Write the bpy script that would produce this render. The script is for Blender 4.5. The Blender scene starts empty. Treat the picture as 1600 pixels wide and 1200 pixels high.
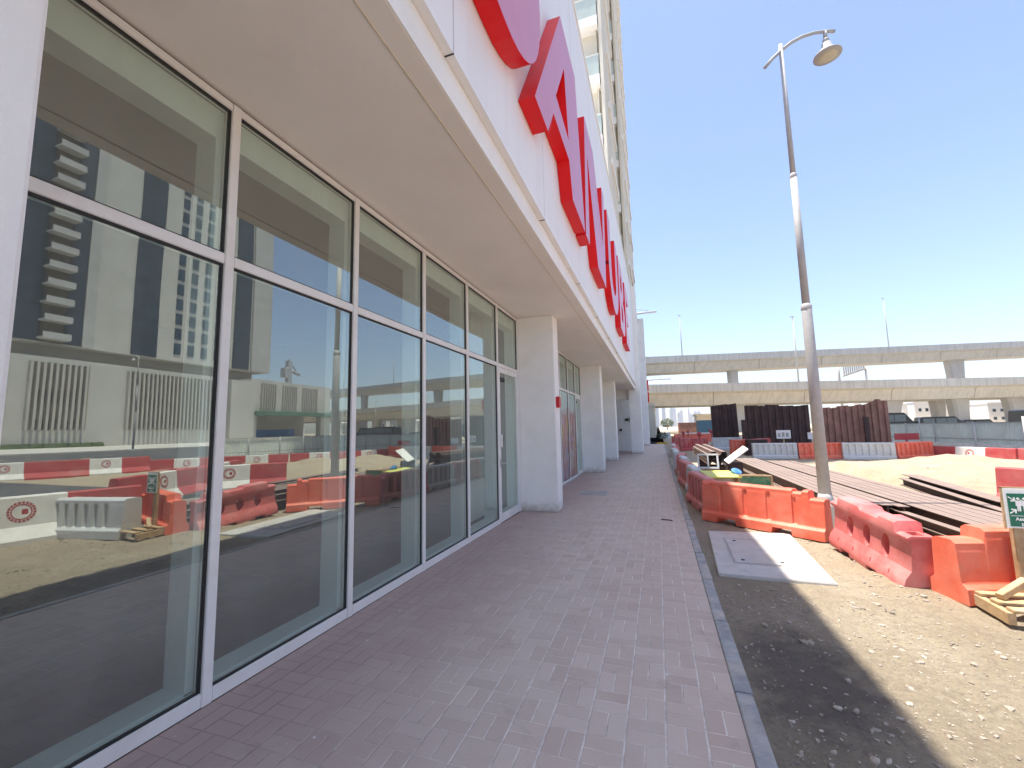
import bpy, bmesh, math, random
from mathutils import Vector, Matrix, noise
random.seed(7)
S=bpy.context.scene; C=S.collection
R=math.radians
# ---------------------------------------------------------------- camera, sky, sun, exposure
cam=bpy.data.cameras.new('camera'); co=bpy.data.objects.new('camera',cam); C.objects.link(co); S.camera=co
cam.sensor_fit='HORIZONTAL'; cam.sensor_width=36; cam.lens=659.467/1600*36; cam.clip_start=.05; cam.clip_end=9000
yaw,pitch,roll=.330528,.108097,-.0215493
f=Vector((-math.sin(yaw)*math.cos(pitch),math.cos(yaw)*math.cos(pitch),math.sin(pitch)))
r=Vector((math.cos(yaw),math.sin(yaw),0)); u=r.cross(f)
r=r*math.cos(roll)+u*math.sin(roll); u=r.cross(f)
co.matrix_world=Matrix(((r.x,u.x,-f.x,2.64821),(r.y,u.y,-f.y,0),(r.z,u.z,-f.z,1.6),(0,0,0,1)))
SUN_EL=76.9; SUN_AZ=10.0     # azimuth: degrees from -x towards -y
W=bpy.data.worlds.new('World'); S.world=W; W.use_nodes=True
wn=W.node_tree; bg=wn.nodes['Background']
sky=wn.nodes.new('ShaderNodeTexSky'); sky.sky_type='NISHITA'; sky.sun_disc=False
sky.sun_elevation=R(SUN_EL); sky.sun_rotation=R(270-SUN_AZ)
sky.altitude=0; sky.air_density=1.0; sky.dust_density=1.0; sky.ozone_density=4.5
tint=wn.nodes.new('ShaderNodeMix'); tint.data_type='RGBA'; tint.blend_type='MULTIPLY'; tint.inputs[0].default_value=1; tint.inputs[7].default_value=(1,.91,.88,1)
wn.links.new(sky.outputs[0],tint.inputs[6]); wn.links.new(tint.outputs[2],bg.inputs[0]); bg.inputs[1].default_value=.098
sl=bpy.data.lights.new('sun','SUN'); sl.energy=3.1; sl.angle=R(.55); sl.color=(1,.94,.84)
so=bpy.data.objects.new('sun',sl); C.objects.link(so)
sd=Vector((-math.cos(R(SUN_EL))*math.cos(R(SUN_AZ)),-math.cos(R(SUN_EL))*math.sin(R(SUN_AZ)),math.sin(R(SUN_EL))))
so.rotation_euler=sd.to_track_quat('Z','Y').to_euler(); so.location=(0,0,60)
S.view_settings.view_transform='Standard'; S.view_settings.look='None'; S.view_settings.exposure=1.8; S.view_settings.gamma=1
S.render.engine='CYCLES'
S.cycles.max_bounces=10; S.cycles.diffuse_bounces=5; S.cycles.glossy_bounces=5; S.cycles.transparent_max_bounces=12

# ---------------------------------------------------------------- helpers
def tag(o,label=None,cat=None,group=None,kind=None):
    if label: o['label']=label
    if cat: o['category']=cat
    if group: o['group']=group
    if kind: o['kind']=kind
    return o
def thing(name,loc,label,cat,group=None,rz=0):
    o=bpy.data.objects.new(name,None); C.objects.link(o); o.location=loc; o.rotation_euler=(0,0,rz); o.empty_display_size=.2
    return tag(o,label,cat,group)
def copy_tree(o,parent=None):
    c=o.copy(); C.objects.link(c); c.parent=parent
    for ch in [x for x in bpy.data.objects if x.parent==o]: copy_tree(ch,c)
    return c
class MB:
    def __init__(s): s.v=[]; s.f=[]; s.m=[]; s.sm=[]
    def add(s,vs,fs,m=0,smooth=False):
        n=len(s.v); s.v+= [tuple(v) for v in vs]; s.f+=[tuple(i+n for i in f) for f in fs]; s.m+=[m]*len(fs); s.sm+=[smooth]*len(fs); return s
    def box(s,x0,y0,z0,x1,y1,z1,m=0):
        v=[(x0,y0,z0),(x1,y0,z0),(x1,y1,z0),(x0,y1,z0),(x0,y0,z1),(x1,y0,z1),(x1,y1,z1),(x0,y1,z1)]
        return s.add(v,[(0,3,2,1),(4,5,6,7),(0,1,5,4),(1,2,6,5),(2,3,7,6),(3,0,4,7)],m)
    def obox(s,c,d,half,m=0):   # oriented box; centre, matrix 3x3 cols, half sizes
        vs=[]
        for sx,sy,sz in ((-1,-1,-1),(1,-1,-1),(1,1,-1),(-1,1,-1),(-1,-1,1),(1,-1,1),(1,1,1),(-1,1,1)):
            vs.append(Vector(c)+d@Vector((sx*half[0],sy*half[1],sz*half[2])))
        return s.add(vs,[(0,3,2,1),(4,5,6,7),(0,1,5,4),(1,2,6,5),(2,3,7,6),(3,0,4,7)],m)
    def prism(s,poly,a,b,axis='x',m=0):   # poly in the other two axes (cyclic order kept)
        def P(t,p):
            return {'x':(t,p[0],p[1]),'y':(p[0],t,p[1]),'z':(p[0],p[1],t)}[axis]
        n=len(poly); vs=[P(a,p) for p in poly]+[P(b,p) for p in poly]
        fs=[tuple(range(n)),tuple(range(2*n-1,n-1,-1))]+[((i+1)%n,i,n+i,n+(i+1)%n) for i in range(n)]
        return s.add(vs,fs,m)
    def loft(s,secs,m=0,smooth=False,caps=True):
        n=len(secs[0]); vs=[p for q in secs for p in q]; fs=[]
        for k in range(len(secs)-1):
            for i in range(n): fs.append((k*n+i,k*n+(i+1)%n,(k+1)*n+(i+1)%n,(k+1)*n+i))
        s.add(vs,fs,m,smooth)
        if caps:
            s.add(secs[0],[tuple(range(n-1,-1,-1))],m); s.add(secs[-1],[tuple(range(n))],m)
        return s
    def tube(s,pts,rad,seg=14,m=0,smooth=True,caps=True):
        pts=[Vector(p) for p in pts]; rad=rad if isinstance(rad,(list,tuple)) else [rad]*len(pts); secs=[]
        for i,p in enumerate(pts):
            t=(pts[min(i+1,len(pts)-1)]-pts[max(i-1,0)]).normalized()
            a=Vector((0,0,1)) if abs(t.z)<.9 else Vector((1,0,0))
            x=t.cross(a).normalized(); y=t.cross(x)
            secs.append([p+(x*math.cos(2*math.pi*k/seg)+y*math.sin(2*math.pi*k/seg))*rad[i] for k in range(seg)])
        return s.loft(secs,m,smooth,caps)
    def lathe(s,prof,c,seg=32,m=0,smooth=True):  # prof [(r,z)]
        secs=[[(c[0]+rr*math.cos(2*math.pi*k/seg),c[1]+rr*math.sin(2*math.pi*k/seg),c[2]+z) for k in range(seg)] for rr,z in prof]
        return s.loft(secs,m,smooth,True)
    def build(s,name,mats,parent=None,world=False,bevel=0,smooth_all=False,segs=2):
        me=bpy.data.meshes.new(name)
        off=Vector((0,0,0))
        if world and parent:
            p=parent
            while p: off+=p.location; p=p.parent
        me.from_pydata([tuple(Vector(v)-off) for v in s.v],[],s.f); me.update()
        for p,mi,q in zip(me.polygons,s.m,s.sm): p.material_index=mi; p.use_smooth=q
        bm=bmesh.new(); bm.from_mesh(me)
        bmesh.ops.remove_doubles(bm,verts=bm.verts,dist=1e-5) if not s.sm or any(s.sm) else None
        bmesh.ops.recalc_face_normals(bm,faces=bm.faces); 
        if bevel:
            bmesh.ops.remove_doubles(bm,verts=bm.verts,dist=1e-5)
            es=[e for e in bm.edges if len(e.link_faces)==2 and e.calc_face_angle(0)>.45]
            bmesh.ops.bevel(bm,geom=es,offset=bevel,segments=segs,affect='EDGES',clamp_overlap=True)
        bm.to_mesh(me); bm.free()
        if not isinstance(mats,(list,tuple)): mats=[mats]
        for m in mats: me.materials.append(m)
        o=bpy.data.objects.new(name,me); C.objects.link(o); o.parent=parent
        return o
# ---- materials
def nodes(name):
    m=bpy.data.materials.new(name); m.use_nodes=True; nt=m.node_tree; return m,nt,nt.nodes['Principled BSDF']
def N(nt,t,**k):
    n=nt.nodes.new(t)
    for a,b in k.items(): setattr(n,a,b)
    return n
def mth(nt,op,a,b=None,c=None,clamp=False):
    n=nt.nodes.new('ShaderNodeMath'); n.operation=op; n.use_clamp=clamp
    for i,x in enumerate((a,b,c)):
        if x is None: continue
        if isinstance(x,(int,float)): n.inputs[i].default_value=x
        else: nt.links.new(x,n.inputs[i])
    return n.outputs[0]
def noi(nt,scale,detail=4,rough=.55,vec=None,dist=0):
    n=nt.nodes.new('ShaderNodeTexNoise'); n.inputs['Scale'].default_value=scale; n.inputs['Detail'].default_value=detail
    n.inputs['Roughness'].default_value=rough; n.inputs['Distortion'].default_value=dist
    if vec is not None: nt.links.new(vec,n.inputs['Vector'])
    return n.outputs['Fac']
def ramp(nt,fac,stops):
    n=nt.nodes.new('ShaderNodeValToRGB'); e=n.color_ramp.elements
    while len(e)<len(stops): e.new(.5)
    for x,(p,c) in zip(e,stops):
        x.position=p; x.color=(*c,1) if not isinstance(c,(int,float)) else (c,c,c,1)
    nt.links.new(fac,n.inputs[0]); return n.outputs[0]
def mix(nt,fac,a,b,mode='MIX'):
    n=nt.nodes.new('ShaderNodeMix'); n.data_type='RGBA'; n.blend_type=mode
    for i,x in ((0,fac),(6,a),(7,b)):
        if isinstance(x,(int,float)) and i==0: n.inputs[0].default_value=x
        elif isinstance(x,tuple): n.inputs[i].default_value=(*x,1)
        else: nt.links.new(x,n.inputs[i])
    return n.outputs[2]
def coord(nt,which='Object'):
    return nt.nodes.new('ShaderNodeTexCoord').outputs[which]
def bump(nt,b,h,strength=.3,dist=.01):
    n=nt.nodes.new('ShaderNodeBump'); n.inputs['Strength'].default_value=strength; n.inputs['Distance'].default_value=dist
    nt.links.new(h,n.inputs['Height']); nt.links.new(n.outputs[0],b.inputs['Normal'])
def plain(name,col,rough=.6,metal=0,var=.12,scale=6,bmp=.15,bscale=80,spec=.5,dirt=None,dscale=1.5,damt=.5):
    m,nt,b=nodes(name); v=coord(nt)
    n1=noi(nt,scale,5,.6,v)
    lo=tuple(c*(1-var) for c in col); hi=tuple(min(1,c*(1+var)) for c in col)
    c=ramp(nt,n1,[(.3,lo),(.7,hi)])
    if dirt:
        d=ramp(nt,noi(nt,dscale,6,.65,v,.4),[(.45,0.0),(.72,damt)])
        c=mix(nt,d,c,dirt)
    nt.links.new(c,b.inputs['Base Color'])
    b.inputs['Roughness'].default_value=rough; b.inputs['Metallic'].default_value=metal; b.inputs['Specular IOR Level'].default_value=spec
    if bmp: bump(nt,b,noi(nt,bscale,4,.6,v),bmp,.01)
    return m
M_white=plain('white_render',(.87,.85,.81),.75,var=.04,scale=2.5,bmp=.35,bscale=220,dirt=(.55,.5,.44),dscale=.6,damt=.18)
M_soff=plain('soffit_render',(.88,.84,.78),.8,var=.03,scale=1.2,bmp=.3,bscale=90,dirt=(.55,.48,.42),dscale=.8,damt=.15)
M_frame=plain('white_aluminium',(.78,.77,.74),.4,var=.03,bmp=0,dirt=(.5,.42,.3),dscale=3,damt=.25)
M_reveal=plain('inner_lining',(.88,.88,.86),.5,var=.03,bmp=0)
M_gask=plain('rubber_gasket',(.02,.02,.02),.6,bmp=0)
M_conc=plain('concrete',(.47,.465,.45),.85,var=.1,scale=.35,bmp=.2,bscale=3,dirt=(.33,.31,.28),dscale=.12,damt=.45)
M_concd=plain('girder_concrete',(.49,.465,.42),.85,var=.08,scale=.3,bmp=.2,bscale=3,dirt=(.38,.34,.28),dscale=.15,damt=.35)
M_slab=plain('precast_concrete',(.52,.50,.47),.85,var=.12,scale=5,bmp=.35,bscale=120,dirt=(.50,.44,.34),dscale=2,damt=.6)
M_kerb=plain('kerb_concrete',(.34,.34,.33),.85,var=.25,scale=7,bmp=.4,bscale=90,dirt=(.58,.50,.40),dscale=4,damt=.85)
M_or=plain('orange_plastic',(.78,.145,.08),.55,var=.12,scale=5,bmp=.15,bscale=40,dirt=(.74,.30,.21),dscale=2.5,damt=.6)
M_red=plain('faded_red_plastic',(.52,.085,.075),.55,var=.14,scale=5,bmp=.15,bscale=40,dirt=(.62,.28,.25),dscale=2.0,damt=.7)
M_redp=plain('dusty_red_plastic',(.58,.17,.15),.6,var=.14,scale=5,bmp=.15,bscale=40,dirt=(.66,.36,.32),dscale=2.0,damt=.6)
M_wp=plain('white_plastic',(.58,.60,.60),.55,var=.08,scale=4,bmp=.12,bscale=40,dirt=(.45,.40,.33),dscale=2.0,damt=.5)
M_pink=plain('bleached_red_plastic',(.56,.13,.125),.6,var=.12,scale=4,bmp=.2,bscale=30,dirt=(.68,.33,.31),dscale=2.2,damt=.7)
M_jr=plain('red_painted_concrete',(.42,.05,.055),.7,var=.15,scale=4,bmp=.3,bscale=60,dirt=(.45,.25,.2),dscale=1.5,damt=.5)
M_jw=plain('white_painted_concrete',(.70,.69,.66),.75,var=.08,scale=4,bmp=.3,bscale=60,dirt=(.45,.4,.32),dscale=1.5,damt=.5)
M_steel=plain('rusty_steel_flange',(.085,.05,.042),.7,metal=.1,var=.3,scale=3,bmp=.3,bscale=60,dirt=(.15,.09,.07),dscale=2.0,damt=.5)  # base kept dark so the beam webs read as shaded
def dusty(m,dust,amt=.9):  # dust tone on upward faces; also paints sunlit tops against shaded webs
    nt=m.node_tree; b=nt.nodes['Principled BSDF']; src=b.inputs['Base Color'].links[0].from_socket
    ge=N(nt,'ShaderNodeNewGeometry'); sp=N(nt,'ShaderNodeSeparateXYZ'); nt.links.new(ge.outputs['True Normal'],sp.inputs[0])
    up=ramp(nt,sp.outputs['Z'],[(.55,0.0),(.85,amt)]); v=coord(nt); mp=N(nt,'ShaderNodeMapping'); mp.inputs['Scale'].default_value=(6,.8,1); nt.links.new(v,mp.inputs[0])
    up=mth(nt,'MULTIPLY',up,ramp(nt,noi(nt,2,6,.65,mp.outputs[0]),[(.25,.55),(.7,1.0)]))
    nt.links.new(mix(nt,up,src,dust),b.inputs['Base Color'])
dusty(M_steel,(.31,.235,.195))
M_pile=plain('dark_rusted_steel',(.060,.032,.028),.75,metal=.1,var=.35,scale=2,bmp=.3,bscale=30,dirt=(.10,.05,.04),dscale=1.0,damt=.5)
M_pile2=plain('brown_rusted_steel',(.32,.16,.115),.75,metal=.1,var=.3,scale=2,bmp=.3,bscale=30,dirt=(.085,.05,.035),dscale=.6,damt=.6)
M_galv=plain('galvanised_steel',(.42,.42,.415),.65,metal=.0,var=.08,scale=9,bmp=.1,bscale=60,dirt=(.48,.44,.38),dscale=3,damt=.35)
M_fence=plain('grey_green_sheet',(.74,.80,.75),.5,metal=.1,var=.06,scale=2,bmp=0,dirt=(.42,.42,.36),dscale=.8,damt=.4)
M_wood=plain('raw_timber',(.45,.31,.17),.75,var=.2,scale=12,bmp=.3,bscale=60,dirt=(.55,.48,.38),dscale=4,damt=.5)
M_black=plain('black_rubber',(.015,.015,.016),.6,bmp=0)
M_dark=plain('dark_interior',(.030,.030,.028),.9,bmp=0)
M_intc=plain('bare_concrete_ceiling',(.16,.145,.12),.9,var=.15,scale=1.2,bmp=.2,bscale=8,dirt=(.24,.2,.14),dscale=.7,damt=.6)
M_asph=plain('asphalt',(.075,.075,.08),.9,var=.12,scale=.4,bmp=.3,bscale=60,dirt=(.2,.18,.15),dscale=.15,damt=.5)
M_yel=plain('yellow_board',(.62,.62,.12),.6,var=.08,dirt=(.6,.55,.35),dscale=3,damt=.5)
M_green=plain('green_paint',(.03,.22,.11),.6,var=.2,dirt=(.45,.4,.25),dscale=4,damt=.8)
M_blue=plain('blue_plastic',(.04,.20,.48),.5,var=.2,dirt=(.5,.5,.5),dscale=6,damt=.5)
M_cream=plain('beige_render',(.72,.66,.54),.8,var=.04,scale=.3,bmp=0,dirt=(.5,.44,.35),dscale=.2,damt=.3)
M_villa=plain('villa_render',(.74,.73,.70),.8,var=.04,scale=.2,bmp=0)
M_farb=plain('far_building_render',(.44,.46,.49),.85,var=.08,scale=.05,bmp=0)
M_twin=plain('tower_window_glass',(.03,.06,.09),.12,var=.3,scale=.3,bmp=0)
M_tblue=plain('blue_curtain_glass',(.03,.05,.07),.45,var=.35,scale=.35,bmp=0)
M_bgl=plain('greenish_balcony_glass',(.50,.56,.50),.3,var=.08,scale=2,bmp=0)
M_car=plain('dark_car_paint',(.02,.022,.025),.25,bmp=0,var=.1)
M_cgl=plain('car_glass',(.10,.13,.14),.08,bmp=0)
M_signg=plain('sign_green',(.0,.13,.075),.45,var=.04,bmp=0)
M_signw=plain('sign_white',(.80,.80,.78),.5,var=.03,bmp=0,dirt=(.5,.45,.38),dscale=6,damt=.4)
M_lens=plain('lamp_lens',(.52,.50,.38),.3,var=.05,bmp=0)
M_bell=plain('alarm_red',(.60,.02,.03),.4,var=.05,bmp=0)
M_leaf=plain('leaf_green',(.085,.12,.05),.7,var=.4,scale=.6,bmp=0)
M_paintY=plain('yellow_paint',(.60,.38,.03),.7)
M_teal=plain('teal_container',(.10,.20,.25),.6)
def splash(m,h=.22,col=(.42,.35,.29),amt=.75):
    nt=m.node_tree; b=nt.nodes['Principled BSDF']; src=b.inputs['Base Color'].links[0].from_socket; v=coord(nt); sp=N(nt,'ShaderNodeSeparateXYZ'); nt.links.new(v,sp.inputs[0])
    z=mth(nt,'ADD',mth(nt,'DIVIDE',sp.outputs['Z'],h),mth(nt,'MULTIPLY',mth(nt,'SUBTRACT',noi(nt,7,6,.75,v),.5),1.8))
    nt.links.new(mix(nt,ramp(nt,z,[(.05,amt),(.9,0.0)]),src,col),b.inputs['Base Color'])
M_col=plain('white_column_render',(.87,.85,.81),.75,var=.04,scale=2.5,bmp=.35,bscale=220,dirt=(.62,.56,.48),dscale=.9,damt=.22); splash(M_col)
def streaks(m,step,w=.012,jc=(.16,.15,.14)):
    nt=m.node_tree; b=nt.nodes['Principled BSDF']; src=b.inputs['Base Color'].links[0].from_socket; v=coord(nt); sp=N(nt,'ShaderNodeSeparateXYZ'); nt.links.new(v,sp.inputs[0])
    mp=N(nt,'ShaderNodeMapping'); mp.inputs['Scale'].default_value=(1.3,1.3,.12); nt.links.new(v,mp.inputs[0])
    c=mix(nt,ramp(nt,noi(nt,.9,6,.7,mp.outputs[0]),[(.45,0.0),(.72,.55)]),src,(.27,.26,.24))
    j=mth(nt,'LESS_THAN',mth(nt,'FRACT',mth(nt,'DIVIDE',mth(nt,'ADD',sp.outputs['X'],500.3),step)),w)
    nt.links.new(mix(nt,mth(nt,'MULTIPLY',j,.8),c,jc),b.inputs['Base Color'])
M_par=plain('parapet_concrete',(.47,.465,.45),.85,var=.08,scale=.35,bmp=.2,bscale=3); streaks(M_par,3.1,.02)
M_gird=plain('box_girder_concrete',(.50,.475,.425),.85,var=.06,scale=.3,bmp=.2,bscale=3); streaks(M_gird,19.4,.010)
# letters: glossy red plastic faces
m,nt,b=nodes('letter_red'); v=coord(nt)
nt.links.new(ramp(nt,noi(nt,1.5,4,.5,v),[(.3,(.70,.008,.012)),(.7,(.78,.012,.016))]),b.inputs['Base Color'])
b.inputs['Roughness'].default_value=.45; b.inputs['Specular IOR Level'].default_value=.25; M_let=m
m,nt,b=nodes('letter_face'); v=coord(nt)
nt.links.new(ramp(nt,noi(nt,2.5,5,.6,v),[(.3,(.58,.07,.11)),(.7,(.62,.10,.15))]),b.inputs['Base Color'])  # face base pinker than the sides: sky sheen put into the colour
b.inputs['Roughness'].default_value=.35; b.inputs['Specular IOR Level'].default_value=1.0; b.inputs['IOR'].default_value=1.6
b.inputs['Coat Weight'].default_value=.35; b.inputs['Coat Roughness'].default_value=.3; b.inputs['Coat IOR'].default_value=1.6; M_letf=m
# cladding: white composite panels with thin vertical joints
m,nt,b=nodes('white_cladding'); v=coord(nt); sp=N(nt,'ShaderNodeSeparateXYZ'); nt.links.new(v,sp.inputs[0])
y=mth(nt,'FRACT',mth(nt,'DIVIDE',mth(nt,'ADD',sp.outputs['Y'],100.55),2.45))
j=mth(nt,'LESS_THAN',y,.006)
c=ramp(nt,noi(nt,1.2,4,.5,v),[(.3,(.82,.82,.815)),(.7,(.86,.86,.855))])
mp=N(nt,'ShaderNodeMapping'); mp.inputs['Scale'].default_value=(3,3,.25); nt.links.new(v,mp.inputs[0])
c=mix(nt,ramp(nt,noi(nt,1.5,5,.6,mp.outputs[0]),[(.5,0.0),(.8,.22)]),c,(.60,.56,.50))
nt.links.new(mix(nt,j,c,(.5,.5,.5)),b.inputs['Base Color']); b.inputs['Roughness'].default_value=.55
bump(nt,b,mth(nt,'SUBTRACT',1.0,j),.6,.01); M_clad=m
# glass
def glass(name,base=.29,tint=(.80,.93,.87),gcol=(.84,.92,.86)):
    m=bpy.data.materials.new(name); m.use_nodes=True; nt=m.node_tree; nt.nodes.clear()
    o=N(nt,'ShaderNodeOutputMaterial'); mx=N(nt,'ShaderNodeMixShader'); t=N(nt,'ShaderNodeBsdfTransparent'); g=N(nt,'ShaderNodeBsdfGlossy')
    t.inputs[0].default_value=(*tint,1); g.inputs[0].default_value=(*gcol,1); g.inputs['Roughness'].default_value=.0
    fr=N(nt,'ShaderNodeLayerWeight'); fr.inputs[0].default_value=.32
    bp=N(nt,'ShaderNodeBump'); bp.inputs['Strength'].default_value=.028; bp.inputs['Distance'].default_value=.05
    nt.links.new(noi(nt,.9,1,.4,coord(nt)),bp.inputs['Height']); nt.links.new(bp.outputs[0],g.inputs['Normal'])
    ge=N(nt,'ShaderNodeNewGeometry'); front=mth(nt,'SUBTRACT',1.0,ge.outputs['Backfacing'])
    nt.links.new(mth(nt,'MULTIPLY',mth(nt,'ADD',mth(nt,'MULTIPLY',fr.outputs['Fresnel'],.7),base,clamp=True),front),mx.inputs[0])
    tc=mix(nt,front,(1,1,1),tint); nt.links.new(tc,t.inputs[0])
    df=N(nt,'ShaderNodeBsdfDiffuse'); df.inputs[0].default_value=(.62,.62,.56,1); m2=N(nt,'ShaderNodeMixShader')
    mp=N(nt,'ShaderNodeMapping'); mp.inputs['Scale'].default_value=(1,1.6,.35); nt.links.new(coord(nt),mp.inputs[0])
    nt.links.new(mth(nt,'MULTIPLY',ramp(nt,noi(nt,2.2,6,.65,mp.outputs[0],.6),[(.35,.055),(.75,.135)]),front),m2.inputs[0])
    nt.links.new(t.outputs[0],mx.inputs[1]); nt.links.new(g.outputs[0],mx.inputs[2]); nt.links.new(mx.outputs[0],m2.inputs[1]); nt.links.new(df.outputs[0],m2.inputs[2]); nt.links.new(m2.outputs[0],o.inputs[0]); return m
M_glass=glass('reflective_green_glass')
M_railg=glass('railing_glass',.12,(.72,.82,.76))
# paving: basket weave
m,nt,b=nodes('basket_weave_paving'); v=coord(nt)
nz=N(nt,'ShaderNodeTexNoise'); nz.inputs['Scale'].default_value=14; nt.links.new(v,nz.inputs['Vector'])
va=N(nt,'ShaderNodeVectorMath',operation='MULTIPLY_ADD'); nt.links.new(nz.outputs['Color'],va.inputs[0]); va.inputs[1].default_value=(.007,.007,0); nt.links.new(v,va.inputs[2])
sp=N(nt,'ShaderNodeSeparateXYZ'); nt.links.new(va.outputs[0],sp.inputs[0])
U=mth(nt,'DIVIDE',mth(nt,'ADD',sp.outputs['X'],20.0),.2); V=mth(nt,'DIVIDE',mth(nt,'ADD',sp.outputs['Y'],40.0),.2)
fu=mth(nt,'FRACT',U); fv=mth(nt,'FRACT',V); iu=mth(nt,'FLOOR',U); iv=mth(nt,'FLOOR',V)
par=mth(nt,'MODULO',mth(nt,'ADD',iu,iv),2.0)
def ed(x): return mth(nt,'MINIMUM',x,mth(nt,'SUBTRACT',1.0,x))
du,dv=ed(fu),ed(fv)
hu=mth(nt,'ABSOLUTE',mth(nt,'SUBTRACT',fu,.5)); hv=mth(nt,'ABSOLUTE',mth(nt,'SUBTRACT',fv,.5))
half=mth(nt,'ADD',mth(nt,'MULTIPLY',hu,par),mth(nt,'MULTIPLY',hv,mth(nt,'SUBTRACT',1.0,par)))
# joints running along the path are wider than those across it
wide=mth(nt,'MINIMUM',mth(nt,'MULTIPLY',du,.8),mth(nt,'ADD',hu,mth(nt,'MULTIPLY',mth(nt,'SUBTRACT',1.0,par),9.0)))
thin=mth(nt,'MULTIPLY',mth(nt,'MINIMUM',dv,mth(nt,'ADD',hv,mth(nt,'MULTIPLY',par,9.0))),1.5)
dist=mth(nt,'MINIMUM',wide,thin)
jn=ramp(nt,dist,[(.012,1.0),(.028,0.0)])
half_id=mth(nt,'ADD',mth(nt,'MULTIPLY',mth(nt,'GREATER_THAN',fu,.5),par),mth(nt,'MULTIPLY',mth(nt,'GREATER_THAN',fv,.5),mth(nt,'SUBTRACT',1.0,par)))
cx=N(nt,'ShaderNodeCombineXYZ'); nt.links.new(iu,cx.inputs[0]); nt.links.new(iv,cx.inputs[1]); nt.links.new(half_id,cx.inputs[2])
wnz=N(nt,'ShaderNodeTexWhiteNoise'); nt.links.new(cx.outputs[0],wnz.inputs[0])
c=ramp(nt,wnz.outputs['Value'],[(0,(.51,.38,.295)),(.5,(.575,.44,.345)),(1,(.64,.51,.41))])
c=mix(nt,ramp(nt,noi(nt,2.2,6,.65,v,.3),[(.38,0.0),(.7,.5)]),c,(.64,.55,.46))
c=mix(nt,ramp(nt,noi(nt,.55,4,.6,v),[(.4,0.0),(.75,.4)]),c,(.45,.32,.26))
c=mix(nt,ramp(nt,noi(nt,160,3,.7,v),[(.3,.0),(.8,.30)]),c,(.68,.58,.49))
jc=ramp(nt,noi(nt,5,6,.7,v),[(.3,(.40,.30,.26)),(.6,(.84,.76,.66))])
c=mix(nt,jn,c,jc)
vo=N(nt,'ShaderNodeTexVoronoi'); vo.inputs['Scale'].default_value=3.2; nt.links.new(v,vo.inputs['Vector'])
spk=mth(nt,'LESS_THAN',vo.outputs['Distance'],.028)
dst=mth(nt,'MULTIPLY',ramp(nt,noi(nt,.8,6,.7,v,.8),[(.45,0.0),(.7,.55)]),ramp(nt,noi(nt,35,4,.7,v),[(.35,.2),(.7,1.0)]))
c=mix(nt,dst,c,(.66,.57,.48))
spo=ramp(nt,noi(nt,1.9,5,.7,v,1.5),[(.60,0.0),(.70,.35)]); c=mix(nt,spo,c,(.30,.22,.19))
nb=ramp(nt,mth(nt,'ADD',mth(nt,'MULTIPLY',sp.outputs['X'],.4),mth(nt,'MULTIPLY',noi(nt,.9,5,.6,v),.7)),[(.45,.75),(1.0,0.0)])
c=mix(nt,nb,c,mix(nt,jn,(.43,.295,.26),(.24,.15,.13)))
vo2=N(nt,'ShaderNodeTexVoronoi'); vo2.inputs['Scale'].default_value=9; nt.links.new(v,vo2.inputs['Vector'])
c=mix(nt,mth(nt,'LESS_THAN',vo2.outputs['Distance'],.035),c,(.78,.74,.68))
c=mix(nt,spk,c,(.82,.80,.76))
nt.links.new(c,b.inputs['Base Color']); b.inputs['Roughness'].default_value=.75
bump(nt,b,mth(nt,'ADD',mth(nt,'SUBTRACT',1.0,jn),mth(nt,'MULTIPLY',noi(nt,120,3,.6,v),.35)),.5,.006); M_pave=m
# sand
m,nt,b=nodes('sandy_ground'); v=coord(nt)
c=ramp(nt,noi(nt,1.3,8,.62,v),[(.3,(.44,.355,.24)),(.55,(.52,.435,.31)),(.75,(.60,.515,.38))])
c=mix(nt,ramp(nt,noi(nt,9,6,.7,v,.5),[(.48,0.0),(.66,.6)]),c,(.36,.29,.22))
c=mix(nt,ramp(nt,noi(nt,38,6,.8,v),[(.5,0.0),(.62,.6)]),c,(.27,.225,.175))
c=mix(nt,ramp(nt,noi(nt,24,5,.8,v,.3),[(.55,0.0),(.68,.6)]),c,(.66,.60,.50))
# oil-dark patch by the kerb
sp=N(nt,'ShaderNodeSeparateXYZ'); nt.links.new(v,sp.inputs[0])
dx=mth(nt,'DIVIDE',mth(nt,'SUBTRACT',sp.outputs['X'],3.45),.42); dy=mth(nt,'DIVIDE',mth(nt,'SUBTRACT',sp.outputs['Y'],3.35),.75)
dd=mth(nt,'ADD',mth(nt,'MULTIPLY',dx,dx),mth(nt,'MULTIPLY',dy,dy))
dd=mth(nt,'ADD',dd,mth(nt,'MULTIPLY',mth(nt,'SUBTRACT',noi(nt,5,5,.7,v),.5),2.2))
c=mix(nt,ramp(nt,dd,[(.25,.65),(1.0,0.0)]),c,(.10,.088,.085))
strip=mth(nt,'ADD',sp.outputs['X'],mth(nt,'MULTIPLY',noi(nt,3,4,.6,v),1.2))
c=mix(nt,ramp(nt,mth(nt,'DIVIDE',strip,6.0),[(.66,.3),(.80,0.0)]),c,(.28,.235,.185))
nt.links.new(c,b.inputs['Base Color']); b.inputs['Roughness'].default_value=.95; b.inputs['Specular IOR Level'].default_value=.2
bump(nt,b,mth(nt,'ADD',noi(nt,16,10,.78,v,.4),mth(nt,'MULTIPLY',noi(nt,110,4,.7,v),.4)),1.0,.055); M_sand=m
M_stone=plain('loose_stone',(.33,.28,.225),.9,var=.55,scale=2.7,bmp=0,dirt=(.46,.41,.35),dscale=3.3,damt=.8)
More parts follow.
